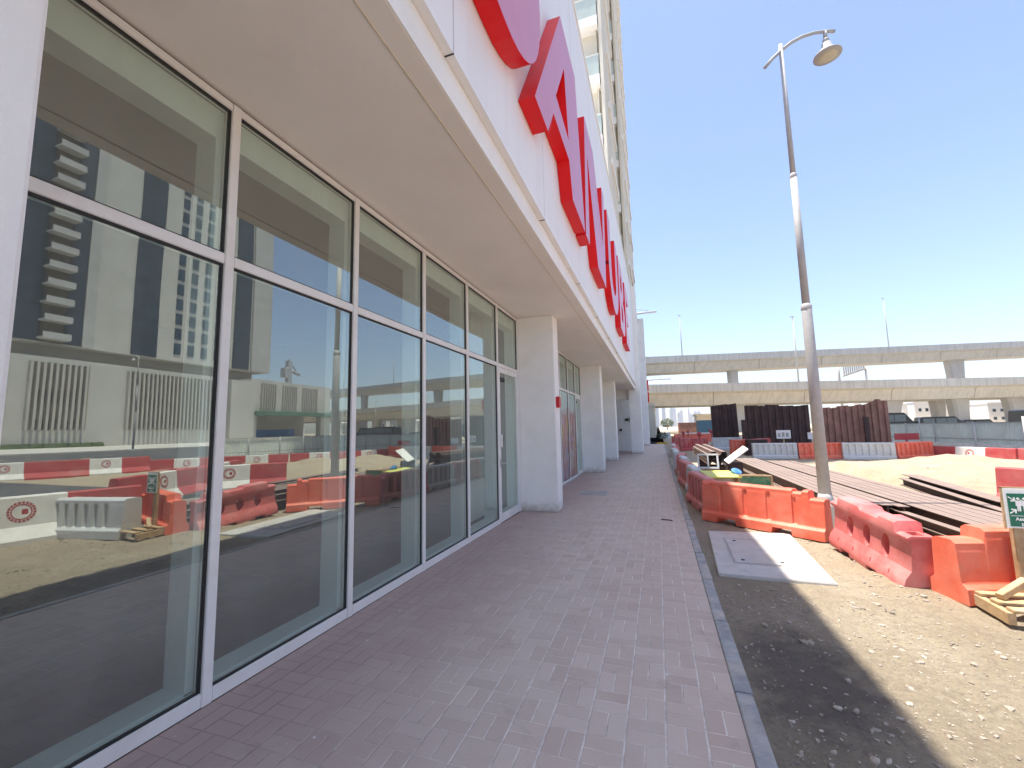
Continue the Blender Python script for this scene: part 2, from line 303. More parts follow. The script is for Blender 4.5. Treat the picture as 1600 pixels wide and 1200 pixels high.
# poster
m,nt,b=nodes('printed_window_graphic'); v=coord(nt); sp=N(nt,'ShaderNodeSeparateXYZ'); nt.links.new(v,sp.inputs[0])
mp=N(nt,'ShaderNodeMapping'); mp.inputs['Scale'].default_value=(1,2.6,1.1); nt.links.new(v,mp.inputs[0])
vr=N(nt,'ShaderNodeTexVoronoi'); vr.inputs['Scale'].default_value=2.4; nt.links.new(mp.outputs[0],vr.inputs['Vector'])
hue=N(nt,'ShaderNodeSeparateColor'); nt.links.new(vr.outputs['Color'],hue.inputs[0])
pc=ramp(nt,hue.outputs[0],[(0,(.30,.12,.09)),(.25,(.50,.27,.20)),(.45,(.30,.32,.48)),(.65,(.58,.50,.45)),(.85,(.20,.13,.16)),(1,(.55,.45,.15))])
pc=mix(nt,.45,pc,ramp(nt,noi(nt,7,6,.7,mp.outputs[0],1.2),[(.3,(.15,.08,.1)),(.5,(.5,.3,.25)),(.7,(.6,.6,.68))]))
hz=mth(nt,'ADD',sp.outputs['Z'],mth(nt,'MULTIPLY',noi(nt,1.7,3,.6,mp.outputs[0]),-1.4))
c=mix(nt,ramp(nt,mth(nt,'DIVIDE',hz,3.0),[(.45,0.0),(.50,1.0)]),pc,(.50,.60,.56)); hs=N(nt,'ShaderNodeHueSaturation'); hs.inputs['Saturation'].default_value=1.4; hs.inputs['Value'].default_value=.85; nt.links.new(c,hs.inputs['Color']); c=hs.outputs[0]
nt.links.new(c,b.inputs['Base Color']); b.inputs['Roughness'].default_value=.25; M_post=m

# ================================================================ GROUND
def gz(x,y):
    d=0
    if 5.1<x<9.6 and 5.2<y<21.5:   # shallow dip where the beams lie
        d=-.36*min(1,(x-5.1)/.4,(9.6-x)/.5,(y-5.2)/.8,(21.5-y)/1)
    n=noise.fractal(Vector((x*.9,y*.9,0)),1,2,4)*.026+noise.fractal(Vector((x*4,y*4,3)),.8,2,4)*.016*(.4+max(0,noise.noise(Vector((x*.7,y*.7,7)))+.4))
    if y>10 and x>8.5: n+=noise.fractal(Vector((x*1.7,y*1.7,5)),.9,2,5)*.045*min(1,(y-10)/3)
    fade=min(1,max(0,(x-3.1)/.35))
    n*=fade
    if 3.0<x<4.5 and 4.9<y<7.6: n=min(max(n,-.006),0.002)
    # sand heap in front of the far row of barriers
    g=math.exp(-((x-13.4)/1.5)**2-((y-21.0)/1.2)**2)*.26+math.exp(-((x-15.0)/1.2)**2-((y-18.6)/1.3)**2)*.28+math.exp(-((x-17)/1.2)**2-((y-16)/1.3)**2)*.2
    if g>.01: g*=1+.5*noise.noise(Vector((x*1.6,y*1.6,1)))
    return -.012+d*max(0,1)+n+g
def rng(a,b,s):
    n=max(1,int(round((b-a)/s))); return [a+(b-a)*i/n for i in range(n)]
xs=rng(3.09,9.5,.045)+rng(9.5,18,.09)+rng(18,24,.2)+rng(24,60,2)+[60,90,200,600,3000,8000]
ys=[-3000,-600,-120,-40,-12]+rng(-6,0,.5)+rng(0,12,.045)+rng(12,24,.09)+rng(24,30,.2)+rng(30,60,2)+[60,100,200,600,3000,8000]
vs=[(x,y,gz(x,y) if x<60 and -6<=y<60 else -.012) for y in ys for x in xs]; nx=len(xs)
fs=[(j*nx+i,j*nx+i+1,(j+1)*nx+i+1,(j+1)*nx+i) for j in range(len(ys)-1) for i in range(nx-1)]
nv=len(vs)
for q in ((-3000,-3000,3.09,-6),(-3000,42,3.09,8000)):   # ground behind and beyond the building
    vs+=[(q[0],q[1],-.012),(q[2],q[1],-.012),(q[2],q[3],-.012),(q[0],q[3],-.012)]; fs.append((nv,nv+1,nv+2,nv+3)); nv+=4
mb=MB(); mb.add(vs,fs,0,True); g=mb.build('ground',M_sand); tag(g,'pale sandy ground of the building site',None,kind='structure')
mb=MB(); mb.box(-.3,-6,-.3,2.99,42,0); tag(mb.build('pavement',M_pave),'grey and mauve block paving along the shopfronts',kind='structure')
mb=MB()
yy=-6
while yy<40: mb.box(2.993,yy+.004,-.3,3.09+.006*math.sin(yy*3),yy+.996,.006+.002*math.sin(yy*7)); yy+=1.0
tag(mb.build('kerb',M_kerb,bevel=.006),'flush grey kerb stones at the edge of the paving',kind='structure')
mb=MB(); mb.box(26,-200,-.3,62,70,.02); tag(mb.build('road',M_asph),'grey asphalt road beyond the far row of barriers',kind='structure')
mb=MB(); mb.box(9.5,-60,-.3,21,9,.03); tag(mb.build('service_road',M_asph),'asphalt lane beside the near red and white barriers',kind='structure')
mb=MB(); mb.box(62,-200,-.3,101,120,.16); tag(mb.build('verge',M_slab),'pale paved verge in front of the podium opposite',kind='structure')
# loose stones
mb=MB(); ico=[(0,0,1),(.89,0,.45),(.28,.85,.45),(-.72,.53,.45),(-.72,-.53,.45),(.28,-.85,.45),(.72,.53,-.45),(-.28,.85,-.45),(-.89,0,-.45),(-.28,-.85,-.45),(.72,-.53,-.45),(0,0,-1)]
icf=[(0,1,2),(0,2,3),(0,3,4),(0,4,5),(0,5,1),(1,6,2),(2,7,3),(3,8,4),(4,9,5),(5,10,1),(6,7,2),(7,8,3),(8,9,4),(9,10,5),(10,6,1),(11,7,6),(11,8,7),(11,9,8),(11,10,9),(11,6,10)]
k=0
while k<12000:
    x=random.uniform(3.12,8) if k%5 else random.uniform(3.12,16); y=random.uniform(1.2,9) if k%5 else random.uniform(1,20)
    if 3.15<x<4.35 and 5.1<y<7.4: continue
    if noise.noise(Vector((x*1.3,y*1.3,9)))<random.uniform(-.5,.35): continue
    s=min(.026,random.expovariate(1/.0042)+.003); a=random.uniform(0,6.3); ca,sa=math.cos(a),math.sin(a)
    sx,sy,sz=s*random.uniform(.7,1.6),s*random.uniform(.6,1.1),s*random.uniform(.35,.8); z=gz(x,y)
    vv=[]
    for p in ico:
        q=random.uniform(.8,1.2); px,py=p[0]*sx*q,p[1]*sy*q; vv.append((x+px*ca-py*sa,y+px*sa+py*ca,z+p[2]*sz*q+sz*.3))
    mb.add(vv,icf); k+=1
tag(mb.build('gravel',M_stone),'loose stones and rubble strewn over the sand','gravel',kind='stuff')

# ================================================================ RETAIL BUILDING
B=thing('retail_building',(0,0,0),'white retail podium building with deep soffit and glazed shopfronts along the paving','building')
SO=3.90
def part(name,mb,m,parent=B,**k): return mb.build(name,m,parent,True,**k)
mb=MB(); mb.box(-.02,-6,SO,1.39,26.9,SO+.25)
part('soffit',mb,M_soff)
mb=MB(); mb.box(1.232,-6,SO-.006,1.24,26.9,SO+.01); o=part('soffit_joint',mb,plain('joint_bead',(.62,.55,.42),.7,bmp=0))
mb=MB(); mb.box(1.38,-6,SO+.003,1.402,26.9,4.148); part('fascia_band',mb,M_white)
mb=MB(); mb.box(-14,-6,4.151,1.47,26.9,10.2); mb.box(-14,-6,10.2,1.50,26.9,10.26); part('cladding_wall',mb,M_clad)
# joint ticks of the band under the cladding
mb=MB()
for i in range(14):
    mb=MB(); mb.box(1.405,-5+i*2.45,4.146,1.474,-4.992+i*2.45,4.1515); part('panel_joint',mb,M_gask)

PX=.745
def pillar(x0,y0,x1,y1,z1,lab):
    mb=MB(); mb.box(x0,y0,0.0,x1,y1,z1); o=part('pillar',mb,M_col,bevel=.015); o['label']=lab
pillar(-.3,-.6,PX,.725,SO+.002,'white square pillar nearest the camera at the left edge')
pillar(-.3,8.15,PX,8.56,SO+.002,'white pillar right of the glass door, carrying the red alarm box')
pillar(-.3,15.55,PX-.03,16.15,SO+.002,'white pillar beyond the printed shop window')
pillar(-.3,21.3,PX-.06,21.9,SO+.002,'narrow white pillar before the open bay')
pillar(1.0,26.91,1.70,28.2,10.45,'tall grey-white pier rising above the roofline')
pillar(1.2,38.5,1.86,40.2,11.2,'second tall pier farther down the facade')
# rooms behind the glass
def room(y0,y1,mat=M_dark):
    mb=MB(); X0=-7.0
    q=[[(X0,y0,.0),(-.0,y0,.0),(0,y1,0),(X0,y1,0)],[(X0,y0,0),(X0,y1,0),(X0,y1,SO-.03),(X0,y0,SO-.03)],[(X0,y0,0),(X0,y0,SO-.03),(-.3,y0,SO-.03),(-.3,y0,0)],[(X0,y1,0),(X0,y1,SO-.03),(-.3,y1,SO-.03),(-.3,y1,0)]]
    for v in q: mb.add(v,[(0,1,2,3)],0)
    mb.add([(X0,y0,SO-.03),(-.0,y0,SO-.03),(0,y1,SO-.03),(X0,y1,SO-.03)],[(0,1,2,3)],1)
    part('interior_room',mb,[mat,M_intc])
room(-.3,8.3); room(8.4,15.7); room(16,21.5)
# glazing bays
def glazing(y0,mulls,yend,door,lab,poster=False,ztr=2.767):
    head=SO-.02; w=.032
    fr=MB(); allm=[y0]+mulls+[yend]
    fr.box(-.07,y0,head-.055,.0,yend,head)                 # head
    for i,y in enumerate(allm):
        fr.box(-.072,y-w,0.002,.004,y+w,head-.001)
    for a,b in zip(allm[:-1],allm[1:]):
        isd=(b==yend and door)
        fr.box(-.07,a+w,ztr-.035,.0,b-w,ztr+.035)
        if not isd: fr.box(-.07,a+w,.003,.0,b-w,.085)
    win=fr.build('shop_window',M_frame,B,True,bevel=.004); win['label']=lab
    # deep lining behind the frame, seen through the glass
    ln=MB(); D=.26
    for a,b in zip(allm[:-1],allm[1:]):
        ln.box(-D,b-w-.05,.09,-.075,b-w,head-.06); ln.box(-D,a+w,.005,-.075,b-w-.05,.10); ln.box(-D,a+w,head-.27,-.075,b-w-.05,head-.06)
        ln.box(-D+.16,a+w,ztr-.035,-.075,b-w-.05,ztr+.035)
        ln.box(-D,a+w,.09,-.075,a+w+.03,head-.06)
    part('lining',ln,M_reveal,win)
    gk=MB()
    for a,b in zip(allm[:-1],allm[1:]):
        for z0,z1 in ((.085,ztr-.035),(ztr+.035,head-.055)):
            if b==yend and door and z0<1: continue
            gk.box(-.034,b-w-.014,z0,-.012,b-w,z1); gk.box(-.034,a+w,z1-.014,-.012,b-w-.014,z1); gk.box(-.034,a+w,z0,-.012,b-w-.014,z0+.01)
    part('gasket',gk,M_gask,win)
    for a,b in zip(allm[:-1],allm[1:]):
        for z0,z1 in ((.07,ztr-.02),(ztr+.02,head-.04)):
            if b==yend and door and z0<1: continue
            p=MB(); p.box(-.030,a+w-.01,z0,-.022,b-w+.01,z1); 
            pm=M_post if (poster and z0<1) else M_glass
            o=part('printed_pane' if pm is M_post else 'pane',p,pm,win)
            if pm is M_post: o['label']='pane covered with a colourful printed photo graphic'
    if door:
        a,b=mulls[-1],yend; d=MB(); x0,x1=-.055,-.004; a+=w+.004; b-=w+.004; zt=ztr-.04; s=.075
        d.box(x0,a,.012,x1,a+s,zt); d.box(x0,b-s,.012,x1,b,zt); d.box(x0,a+s,.012,x1,b-s,.15); d.box(x0,a+s,zt-.09,x1,b-s,zt)
        do=d.build('door',M_frame,B,True,bevel=.004); do['label']='narrow white framed glass door at the end of '+('the plain' if not poster else 'the printed')+' shopfront'
        p=MB(); p.box(-.034,a+s-.01,.14,-.026,b-s+.01,zt-.08); part('door_glass',p,M_glass,do)
        h=MB(); h.tube([(.0,a+.035,1.02),(.055,a+.035,1.02)],.012); h.tube([(.05,a+.03,1.02),(.05,a+.17,1.02)],.011); h.box(-.004,a+.018,.95,.006,a+.055,1.10)
        part('handle',h,M_galv,do)
        h=MB(); h.box(-.004,a+.02,1.30,.03,a+.07,1.52); part('lock_plate',h,M_frame,do)
        h=MB(); h.box(-.0335,a+.16,zt-.25,-.014,a+.36,zt-.17); part('name_plate',h,M_gask,do)
        bk=MB(); bk.box(-.6,a-.05,0.01,-.55,b+.05,head); part('inner_partition',bk,M_reveal,do)
Y1,SB=1.958,1.2479
glazing(.735,[Y1+i*SB for i in range(5)],8.105,True,'run of six tall glass bays with white frames nearest the camera')
glazing(8.60,[9.7,10.85,12.0,13.15,14.38],15.5,True,'second glazed shopfront covered with printed graphics',poster=True)
glazing(16.2,[17.4,18.6,19.8],21.25,False,'third glazed shopfront before the open bay')
# back bits that close the facade over the rooms
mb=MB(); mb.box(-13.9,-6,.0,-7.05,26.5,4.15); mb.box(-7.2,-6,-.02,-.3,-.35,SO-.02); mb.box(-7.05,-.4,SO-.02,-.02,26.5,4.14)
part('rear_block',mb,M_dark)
# open bay with a white room
mb=MB(); mb.box(-3,27.2,3.32,1.2,27.5,4.2); mb.box(-3,27.2,0,-.35,27.5,3.32); mb.box(-3.2,30.2,0,1.4,30.4,4.2); mb.box(-3.2,27.5,0,-3.0,32,4.2)
mb.box(-3.2,21.9,0,-3.0,27.2,SO)
part('bay_wall',mb,M_white)
mb=MB(); mb.box(-3,26.9,4.0,1.0,28.15,4.14); part('bay_ceiling',mb,M_conc)
mb=MB(); mb.box(-.35,27.12,0.0,-.25,27.2,3.32)
part('door_frame',mb,M_pile)
for bx in ((.1,30.1,1.35,.25,30.18,1.5),(.5,30.1,2.05,.7,30.18,2.2),(.78,30.05,1.98,.9,30.18,2.25)):
    mb=MB(); mb.box(*bx); part('wall_box',mb,M_pile)
# building continues beyond the tall pier
mb=MB(); mb.box(-14,28.2,4.15,1.30,38.5,10.9); mb.box(-14,40.2,3.6,1.35,62,11.0); mb.box(-14,33,0,0.3,62,4.2); mb.box(-14,28.3,10.9,1.42,38.4,11.1)
mb.box(1.1,44,0,1.5,45,9.6); mb.box(1.1,52,0,1.55,53,9.8)
part('far_wall',mb,M_white,bevel=.02)
S2=thing('side_sign',(1.6,42,3.9),'tall narrow red vertical sign on the far end of the facade','sign')
mb=MB(); 
for z in (3.9,5.0): mb.prism([(z*0+y,zz) for y,zz in ((41.2,z),(42.2,z),(42.2,z+.85),(41.9,z+.95),(41.2,z+.95))],1.42,1.95,'x')
mb.build('letter',M_let,S2,True,bevel=.01)
# red sign letters ------------------------------------------------
XB,XF=1.475,1.655
SG=thing('fascia_sign',(XB,10,4.9),'big red three dimensional letters reading DANUBE on the white cladding','sign')
def extr(outer,holes,label):
    cu=bpy.data.curves.new('letter','CURVE'); cu.dimensions='2D'; cu.fill_mode='BOTH'; cu.extrude=(XF-XB)/2; cu.bevel_depth=.0
    for poly in [outer]+holes:
        sp=cu.splines.new('POLY'); sp.points.add(len(poly)-1)
        for p,(a,b) in zip(sp.points,poly): p.co=(a,b,0,1)
        sp.use_cyclic_u=True
    to=bpy.data.objects.new('tmp',cu); C.objects.link(to); dg=bpy.context.evaluated_depsgraph_get()
    me=bpy.data.meshes.new_from_object(to.evaluated_get(dg)); bpy.data.objects.remove(to)
    bm=bmesh.new(); bm.from_mesh(me); bmesh.ops.remove_doubles(bm,verts=bm.verts,dist=1e-5)
    for v in bm.verts:
        a,b,c=v.co; v.co=(XB+c+(XF-XB)/2-SG.location.x,a-SG.location.y,b-SG.location.z)
    bmesh.ops.recalc_face_normals(bm,faces=bm.faces)
    bm.to_mesh(me); bm.free(); me.name='letter'; me.materials.clear(); me.materials.append(M_let); me.materials.append(M_letf)
    for p in me.polygons: p.use_smooth=False; p.material_index=1 if (abs(p.normal.x)>.8 and p.center.x+SG.location.x>XF-.01) else 0
    o=bpy.data.objects.new('letter',me); C.objects.link(o); o.parent=SG; o['label']=label
    # thin rim strip standing round the face
    return o
ZB,ZT=4.90,7.38
def arc(cy,cz,ry,rz,a0,a1,n=14): return [(cy+ry*math.cos(R(a0+(a1-a0)*i/n)),cz+rz*math.sin(R(a0+(a1-a0)*i/n))) for i in range(n+1)]
zc=(ZB+ZT)/2; h2=(ZT-ZB)/2
extr([(1.05,ZB),(2.9,ZB)]+arc(2.9,zc,1.22,h2,-90,90,20)+[(1.05,ZT)],[[(1.7,ZB+.6),(1.7,ZT-.6)]+arc(2.75,zc,.68,h2-.6,90,-90,14)],'red letter D, its rounded side cut by the top of the frame')
extr([(3.80,ZB+.04),(4.34,ZB+.04),(4.66,ZB+.5),(5.62,ZB+.5),(5.80,ZB+.0),(6.88,ZB),(6.42,ZT),(5.32,ZT)],[[(4.84,5.78),(5.47,6.70),(5.64,5.72)]],'red letter A')
extr([(6.98,ZB),(7.42,ZB),(7.55,6.75),(8.55,ZB),(9.95,ZB),(10.3,ZT),(9.85,ZT),(9.7,5.8),(8.45,ZT),(7.36,ZT)],[],'red letter N')
extr([(10.95,ZT),(10.95,5.9)]+arc(12.3,5.95,1.35,1.05,180,360,18)+[(13.65,ZT),(12.95,ZT),(12.95,5.95)]+arc(12.3,5.95,.65,.5,360,180,12)+[(11.65,ZT)],[],'red letter U')
extr([(14.15,ZB),(15.6,ZB)]+arc(15.6,5.52,.75,.62,-90,80,10)+arc(15.5,6.77,.7,.61,-70,90,10)+[(14.15,ZT)],[[(14.8,5.3),(14.8,5.85),(15.4,5.85),(15.5,5.58),(15.4,5.3)],[(14.8,6.4),(14.8,6.95),(15.35,6.95),(15.45,6.67),(15.35,6.4)]],'red letter B')
extr([(17.0,ZB),(18.9,ZB),(18.9,ZB+.5),(17.65,ZB+.5),(17.65,5.9),(18.6,5.9),(18.6,6.4),(17.65,6.4),(17.65,ZT-.5),(18.9,ZT-.5),(18.9,ZT),(17.0,ZT)],[],'red letter E')
for (y0,z0,y1,z1) in ((5.15,ZB+.5,5.36,7.3),(4.66,ZB+.5,4.36,ZB+.02),(6.35,ZB+.02,6.05,ZT-.02),(8.9,6.7,9.3,5.6)):
    m_=MB(); d=Vector((y1-y0,z1-z0)).normalized(); n=Vector((-d.y,d.x))*.004
    m_.prism([(y0-n.x,z0-n.y),(y1-n.x,z1-n.y),(y1+n.x,z1+n.y),(y0+n.x,z0+n.y)],XF+.0005,XF+.002,'x') if y0>8 or y0<5 else None
    if m_.v: m_.build('face_seam',M_let,SG,True)
# alarm box
mb=MB(); mb.box(PX,8.2,2.02,PX+.07,8.36,2.24); a=mb.build('alarm_sounder',M_bell,None,bevel=.012); tag(a,'small red fire alarm box on the white pillar beside the glass door','alarm')
# ---------------- residential tower above the podium
T=thing('apartment_tower',(-6,30,10.2),'beige residential tower with glass balconies rising above the retail building','building')
mb=MB(); mb.box(-14,20.6,10.2,.05,75,95); part('wall',mb,M_cream,T)
for (yf,x1,zb,nfl,lab) in ((20.0,1.02,11.5,25,'nearest'),(29.0,1.22,12.5,24,'middle'),(36.5,1.14,14.9,24,'farthest')):
    mb=MB(); mb.box(.0 if yf>21 else -.6,yf+1.7,zb,x1,yf+6.2,94)
    mb.box(x1-.16,yf,zb,x1,yf+1.75,94)       # corner fin
    mb.box(x1-.38,yf+.3,zb,x1-.3,yf+1.8,94)
    mb.box(-3.2,yf+.55,zb,x1-.16,yf+.8,94)
    w_=part('balcony_bay',mb,M_cream,T); w_['label']=lab+' vertical bay of balconies'
    for k in range(nfl):
        z=zb+1.3+k*3.3
        if z>90: break
        s=MB(); s.box(-2.2,yf-.05,z-.55,x1-.2,yf+1.7,z-.02); s.box(x1-.16,yf+2.0,z-.4,x1+.10,yf+6.0,z)
        b_=s.build('balcony',M_white,T,True)
        p=MB(); p.box(-2.2,yf-.0,z,x1-.22,yf+.02,z+1.08); p.build('railing_glass',M_bgl,b_,True)
        if k<14 and yf<25:
            p=MB(); p.box(-2.2,yf-.02,z+1.08,x1-.2,yf+.04,z+1.12); p.build('handrail',M_frame,b_,True)
# ================================================================ STREET LAMP
L=thing('street_lamp',(5.375,9.06,.2),'tall grey tapered street lamp with curved arm and hanging bell shaped lantern','street lamp')
def lampmesh(root,h=9.0):
    k=h/9.0
    p=MB(); p.tube([(0,0,0),(0,0,3.58*k),(0,0,3.62*k)],[.098,.084,.062],20); p.tube([(0,0,3.62*k),(0,0,6.2*k)],[.064,.057],18); p.tube([(0,0,6.2*k),(0,0,h)],[.047,.036],16)
    p.lathe([(.10,.0),(.13,.0),(.115,.10),(.096,.16)],(0,0,0),20); p.lathe([(.085,3.52*k),(.089,3.53*k),(.089,3.6*k),(.064,3.64*k)],(0,0,0),20); p.lathe([(.058,6.15*k),(.061,6.16*k),(.061,6.21*k),(.047,6.24*k)],(0,0,0),18)
    p.build('pole',M_galv,root)
    f_=MB(); f_.box(-.17,-.17,.0,.17,.17,.025)
    for a in range(4):
        sx,sy=((1,1),(1,-1),(-1,1),(-1,-1))[a]; f_.lathe([(.016,.02),(.016,.07)],(sx*.13,sy*.13,0),8)
        f_.prism([(.0,.025),(.16,.025),(.0,.22)],-.006,.006,'y') if a==0 else None
    f_.build('base_plate',M_galv,root,bevel=.004)
    a_=MB(); pts=[(-.33,0,h-.46),(-.17,0,h-.28),(.0,0,h-.13),(.2,0,h+.02),(.42,0,h+.12),(.65,0,h+.17),(.88,0,h+.17),(1.02,0,h+.15)]
    a_.tube(pts,.032,12); a_.build('arm',M_galv,root)
    l_=MB(); lx=.84; z=h+.12
    l_.tube([(lx,0,z+.05),(lx,0,z-.10)],.035,12); l_.lathe([(.03,-.1),(.055,-.12),(.055,-.17),(.03,-.19)],(lx,0,z),16)
    l_.lathe([(.03,-.18),(.08,-.22),(.09,-.32),(.13,-.36),(.205,-.44),(.235,-.46),(.235,-.485),(.17,-.49)],(lx,0,z),28)
    ln=l_.build('lantern',M_galv,root)
    g_=MB(); g_.lathe([(.165,-.485),(.165,-.496),(.09,-.506),(.0,-.508)],(lx,0,z),28); g_.build('lens',M_lens,ln)
lampmesh(L,8.95); L.rotation_euler=(0,0,R(12))
mb=MB(); mb.box(5.12,8.80,-.5,5.59,9.30,.196); tag(mb.build('lamp_footing',M_slab,bevel=.015),'raised square concrete footing under the tall street lamp','footing')

# ================================================================ WATER BARRIERS
def barrier_mesh(L,H,wb,wt,groove,gd,cuts,ends,baseh=.13,slots_full=False):
    eps=.014
    marks=[(0,0,0,0)]
    bps=set([0,L])
    for a,b in groove: bps|={a,a+eps,b-eps,b}
    for a,b,_ in cuts: bps|={a-.03,a,b,b+.03}
    for a,b,_ in ends: bps|={max(0,a),min(L,b),b+eps,a-eps}
    bps=sorted(x for x in bps if 0<=x<=L)
    def st(x):
        g=0
        for a,b in groove:
            if a+eps-1e-6<=x<=b-eps+1e-6: g=gd
        z0=0
        for a,b,h in cuts:
            if a-1e-6<=x<=b+1e-6: z0=h
        t=H
        for a,b,h in ends:
            if a-1e-6<=x<=b+1e-6: t=h
        return g,z0,t
    secs=[]
    for x in bps:
        g,z0,t=st(x); tp=.05
        P=[(-wb,z0),(-wb+.004,baseh),(-wb+.045,baseh+.035),(-wb+.05+g,baseh+.05),(-wt-.01+g,t-tp-.05),(-wt-.006,t-tp-.02),(-wt-.006,t-tp*.5),(-wt+.03,t)]
        P=P+[(-a,b) for a,b in reversed(P)]
        secs.append([(x-L/2,a,b) for a,b in P])
    mb=MB(); mb.loft(secs)
    for k in range(len(bps)-1):
        if st(bps[k])[0] and st(bps[k+1])[0]:
            for i in range(16):
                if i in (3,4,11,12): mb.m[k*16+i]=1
    return mb
def place_bar(o,p0,p1,z=0.0,tilt=0,roll_=0):
    d=Vector(p1)-Vector(p0); o.location=((p0[0]+p1[0])/2,(p0[1]+p1[1])/2,z); o.rotation_euler=(roll_,tilt,math.atan2(d.y,d.x)); return d.length
# orange barrier with vertical grooves
GR=[(.30,.37),(.70,.78),(1.06,1.14),(1.42,1.49)]
oA=barrier_mesh(1.84,.655,.16,.085,GR,.02,[(.30,.58,.085),(1.16,1.42,.085)],[(.04,.12,.625),(1.44,1.56,.62),(1.66,1.84,.55)]).build('water_barrier',[M_or,M_or],None,bevel=.008)
tag(oA,'orange plastic water barrier nearest the manhole slab, half in shadow','barrier','plastic water barriers round the site'); place_bar(oA,(3.36,8.22),(4.79,7.05))
oC=barrier_mesh(1.84,.63,.17,.10,[(.42,.50),(.85,.93),(1.3,1.38)],.025,[(.2,.45,.085),(1.2,1.5,.085)],[(0,.26,.53),(1.58,1.84,.53)]).build('water_barrier',[M_or,M_or],None,bevel=.010)
tag(oC,'orange plastic water barrier behind the green assembly sign','barrier','plastic water barriers round the site'); place_bar(oC,(5.06,5.07),(6.80,5.62))
# leaning bleached barrier with oval holes
def holed(L_,H):
    secs=[]
    for x,dx,top in ((0,0,H-.09),(.16,0,H-.09),(.175,0,H),(.62,0,H),(.66,0,H-.035),(.98,0,H-.035),(1.02,0,H),(L_-.19,0,H),(L_-.17,0,H-.10),(L_,0,H-.10)):
        P=[(-.17,0),(-.175,.07),(-.155,.14),(-.10,.22),(-.085,H-.20),(-.10,H-.16),(-.125,H-.15),(-.13,H-.11),(-.12,top-.02),(-.08,top)]
        P=[(a,min(b,top)) for a,b in P]; P=P+[(-a,b) for a,b in reversed(P)]
        secs.append([(x*L_/1.45-L_/2,a,b) for a,b in P])
    m_=MB(); m_.loft(secs); o=m_.build('water_barrier',M_pink,None)
    c=MB()
    for cx_ in (-.36,-.02,.32):
        c.loft([[(cx_+.072*math.cos(t*math.pi/8),s*.5,.345+.125*math.sin(t*math.pi/8)) for t in range(16)] for s in (-1,1)])
    for cx_ in (-.52,-.19,.15,.47): c.box(cx_-.010,-.5,.10,cx_+.010,-.145,.30)
    for cx_ in (-.35,.18): c.box(cx_-.09,-.5,-.05,cx_+.09,.5,.045)
    c.box(L_/2-.16,-.05,H-.24,L_/2-.04,.05,H+.1)
    co_=c.build('tmpcut',M_pink)
    md=o.modifiers.new('b','BOOLEAN'); md.object=co_; md.operation='DIFFERENCE'; md.solver='EXACT'
    bv=o.modifiers.new('v','BEVEL'); bv.width=.012; bv.segments=3; bv.limit_method='ANGLE'; bv.angle_limit=R(25)
    bpy.context.view_layer.update()
    me=bpy.data.meshes.new_from_object(o.evaluated_get(bpy.context.evaluated_depsgraph_get())); o.modifiers.clear(); o.data=me; me.name='water_barrier'
    for p in me.polygons: p.use_smooth=True
    try: me.set_sharp_from_angle(angle=R(50))
    except Exception: pass
    bpy.data.objects.remove(co_); return o
oB=holed(1.45,.66); tag(oB,'bleached red water barrier with three oval holes, standing askew','barrier','plastic water barriers round the site'); place_bar(oB,(4.84,6.72),(4.98,5.32),-.02,R(4))
# slotted red and white barriers along the kerb
M_slot=plain('red_slot_shade',(.16,.015,.015),.7,bmp=0); M_slotw=plain('white_slot_shade',(.22,.22,.21),.7,bmp=0)  # darker copies of the barrier plastic: recess shade painted into the grooves
SL=[(.22+i*.29,.22+i*.29+.15) for i in range(5)]
def slotted(mat,L_): 
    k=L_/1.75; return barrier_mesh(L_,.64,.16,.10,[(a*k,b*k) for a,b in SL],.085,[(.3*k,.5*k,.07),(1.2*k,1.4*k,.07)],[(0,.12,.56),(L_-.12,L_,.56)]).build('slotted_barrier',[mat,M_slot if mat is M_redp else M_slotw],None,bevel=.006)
prS=slotted(M_redp,1.72); prW=slotted(M_wp,1.62); first={0:prS,1:prW}; used={0:0,1:0}
row=[(0,(3.50,8.40),(3.28,10.06),'red slotted barrier touching the near orange barrier at the kerb'),(1,(3.42,10.15),(3.36,11.75),'white slotted barrier just behind the nearest red slotted one'),
 (0,(3.36,11.8),(3.24,13.5),'second red slotted barrier from the camera along the kerb'),(1,(3.36,13.6),(3.33,15.2),'white slotted barrier between the second and third red ones at the kerb'),
 (0,(3.27,15.5),(3.45,17.0),'third red slotted barrier along the kerb, turned outwards'),(1,(3.24,17.3),(3.22,18.9),'grey-white slotted barrier behind the third red one at the kerb'),(1,(3.30,19.2),(3.2,20.8),'white slotted barrier opposite the narrow pillar'),
 (0,(3.4,21.2),(3.3,22.9),'fourth red slotted barrier along the kerb'),(1,(3.3,23.4),(3.35,25),'white slotted barrier before the last red one at the kerb'),(0,(3.45,25.5),(3.4,27.2),'last red slotted barrier at the far end of the kerb row')]
for kd,a,b_,lab in row:
    o=first[kd] if not used[kd] else first[kd].copy()
    if used[kd]: C.objects.link(o)
    used[kd]=1; place_bar(o,a,b_); tag(o,lab,'barrier','slotted barriers along the kerb')
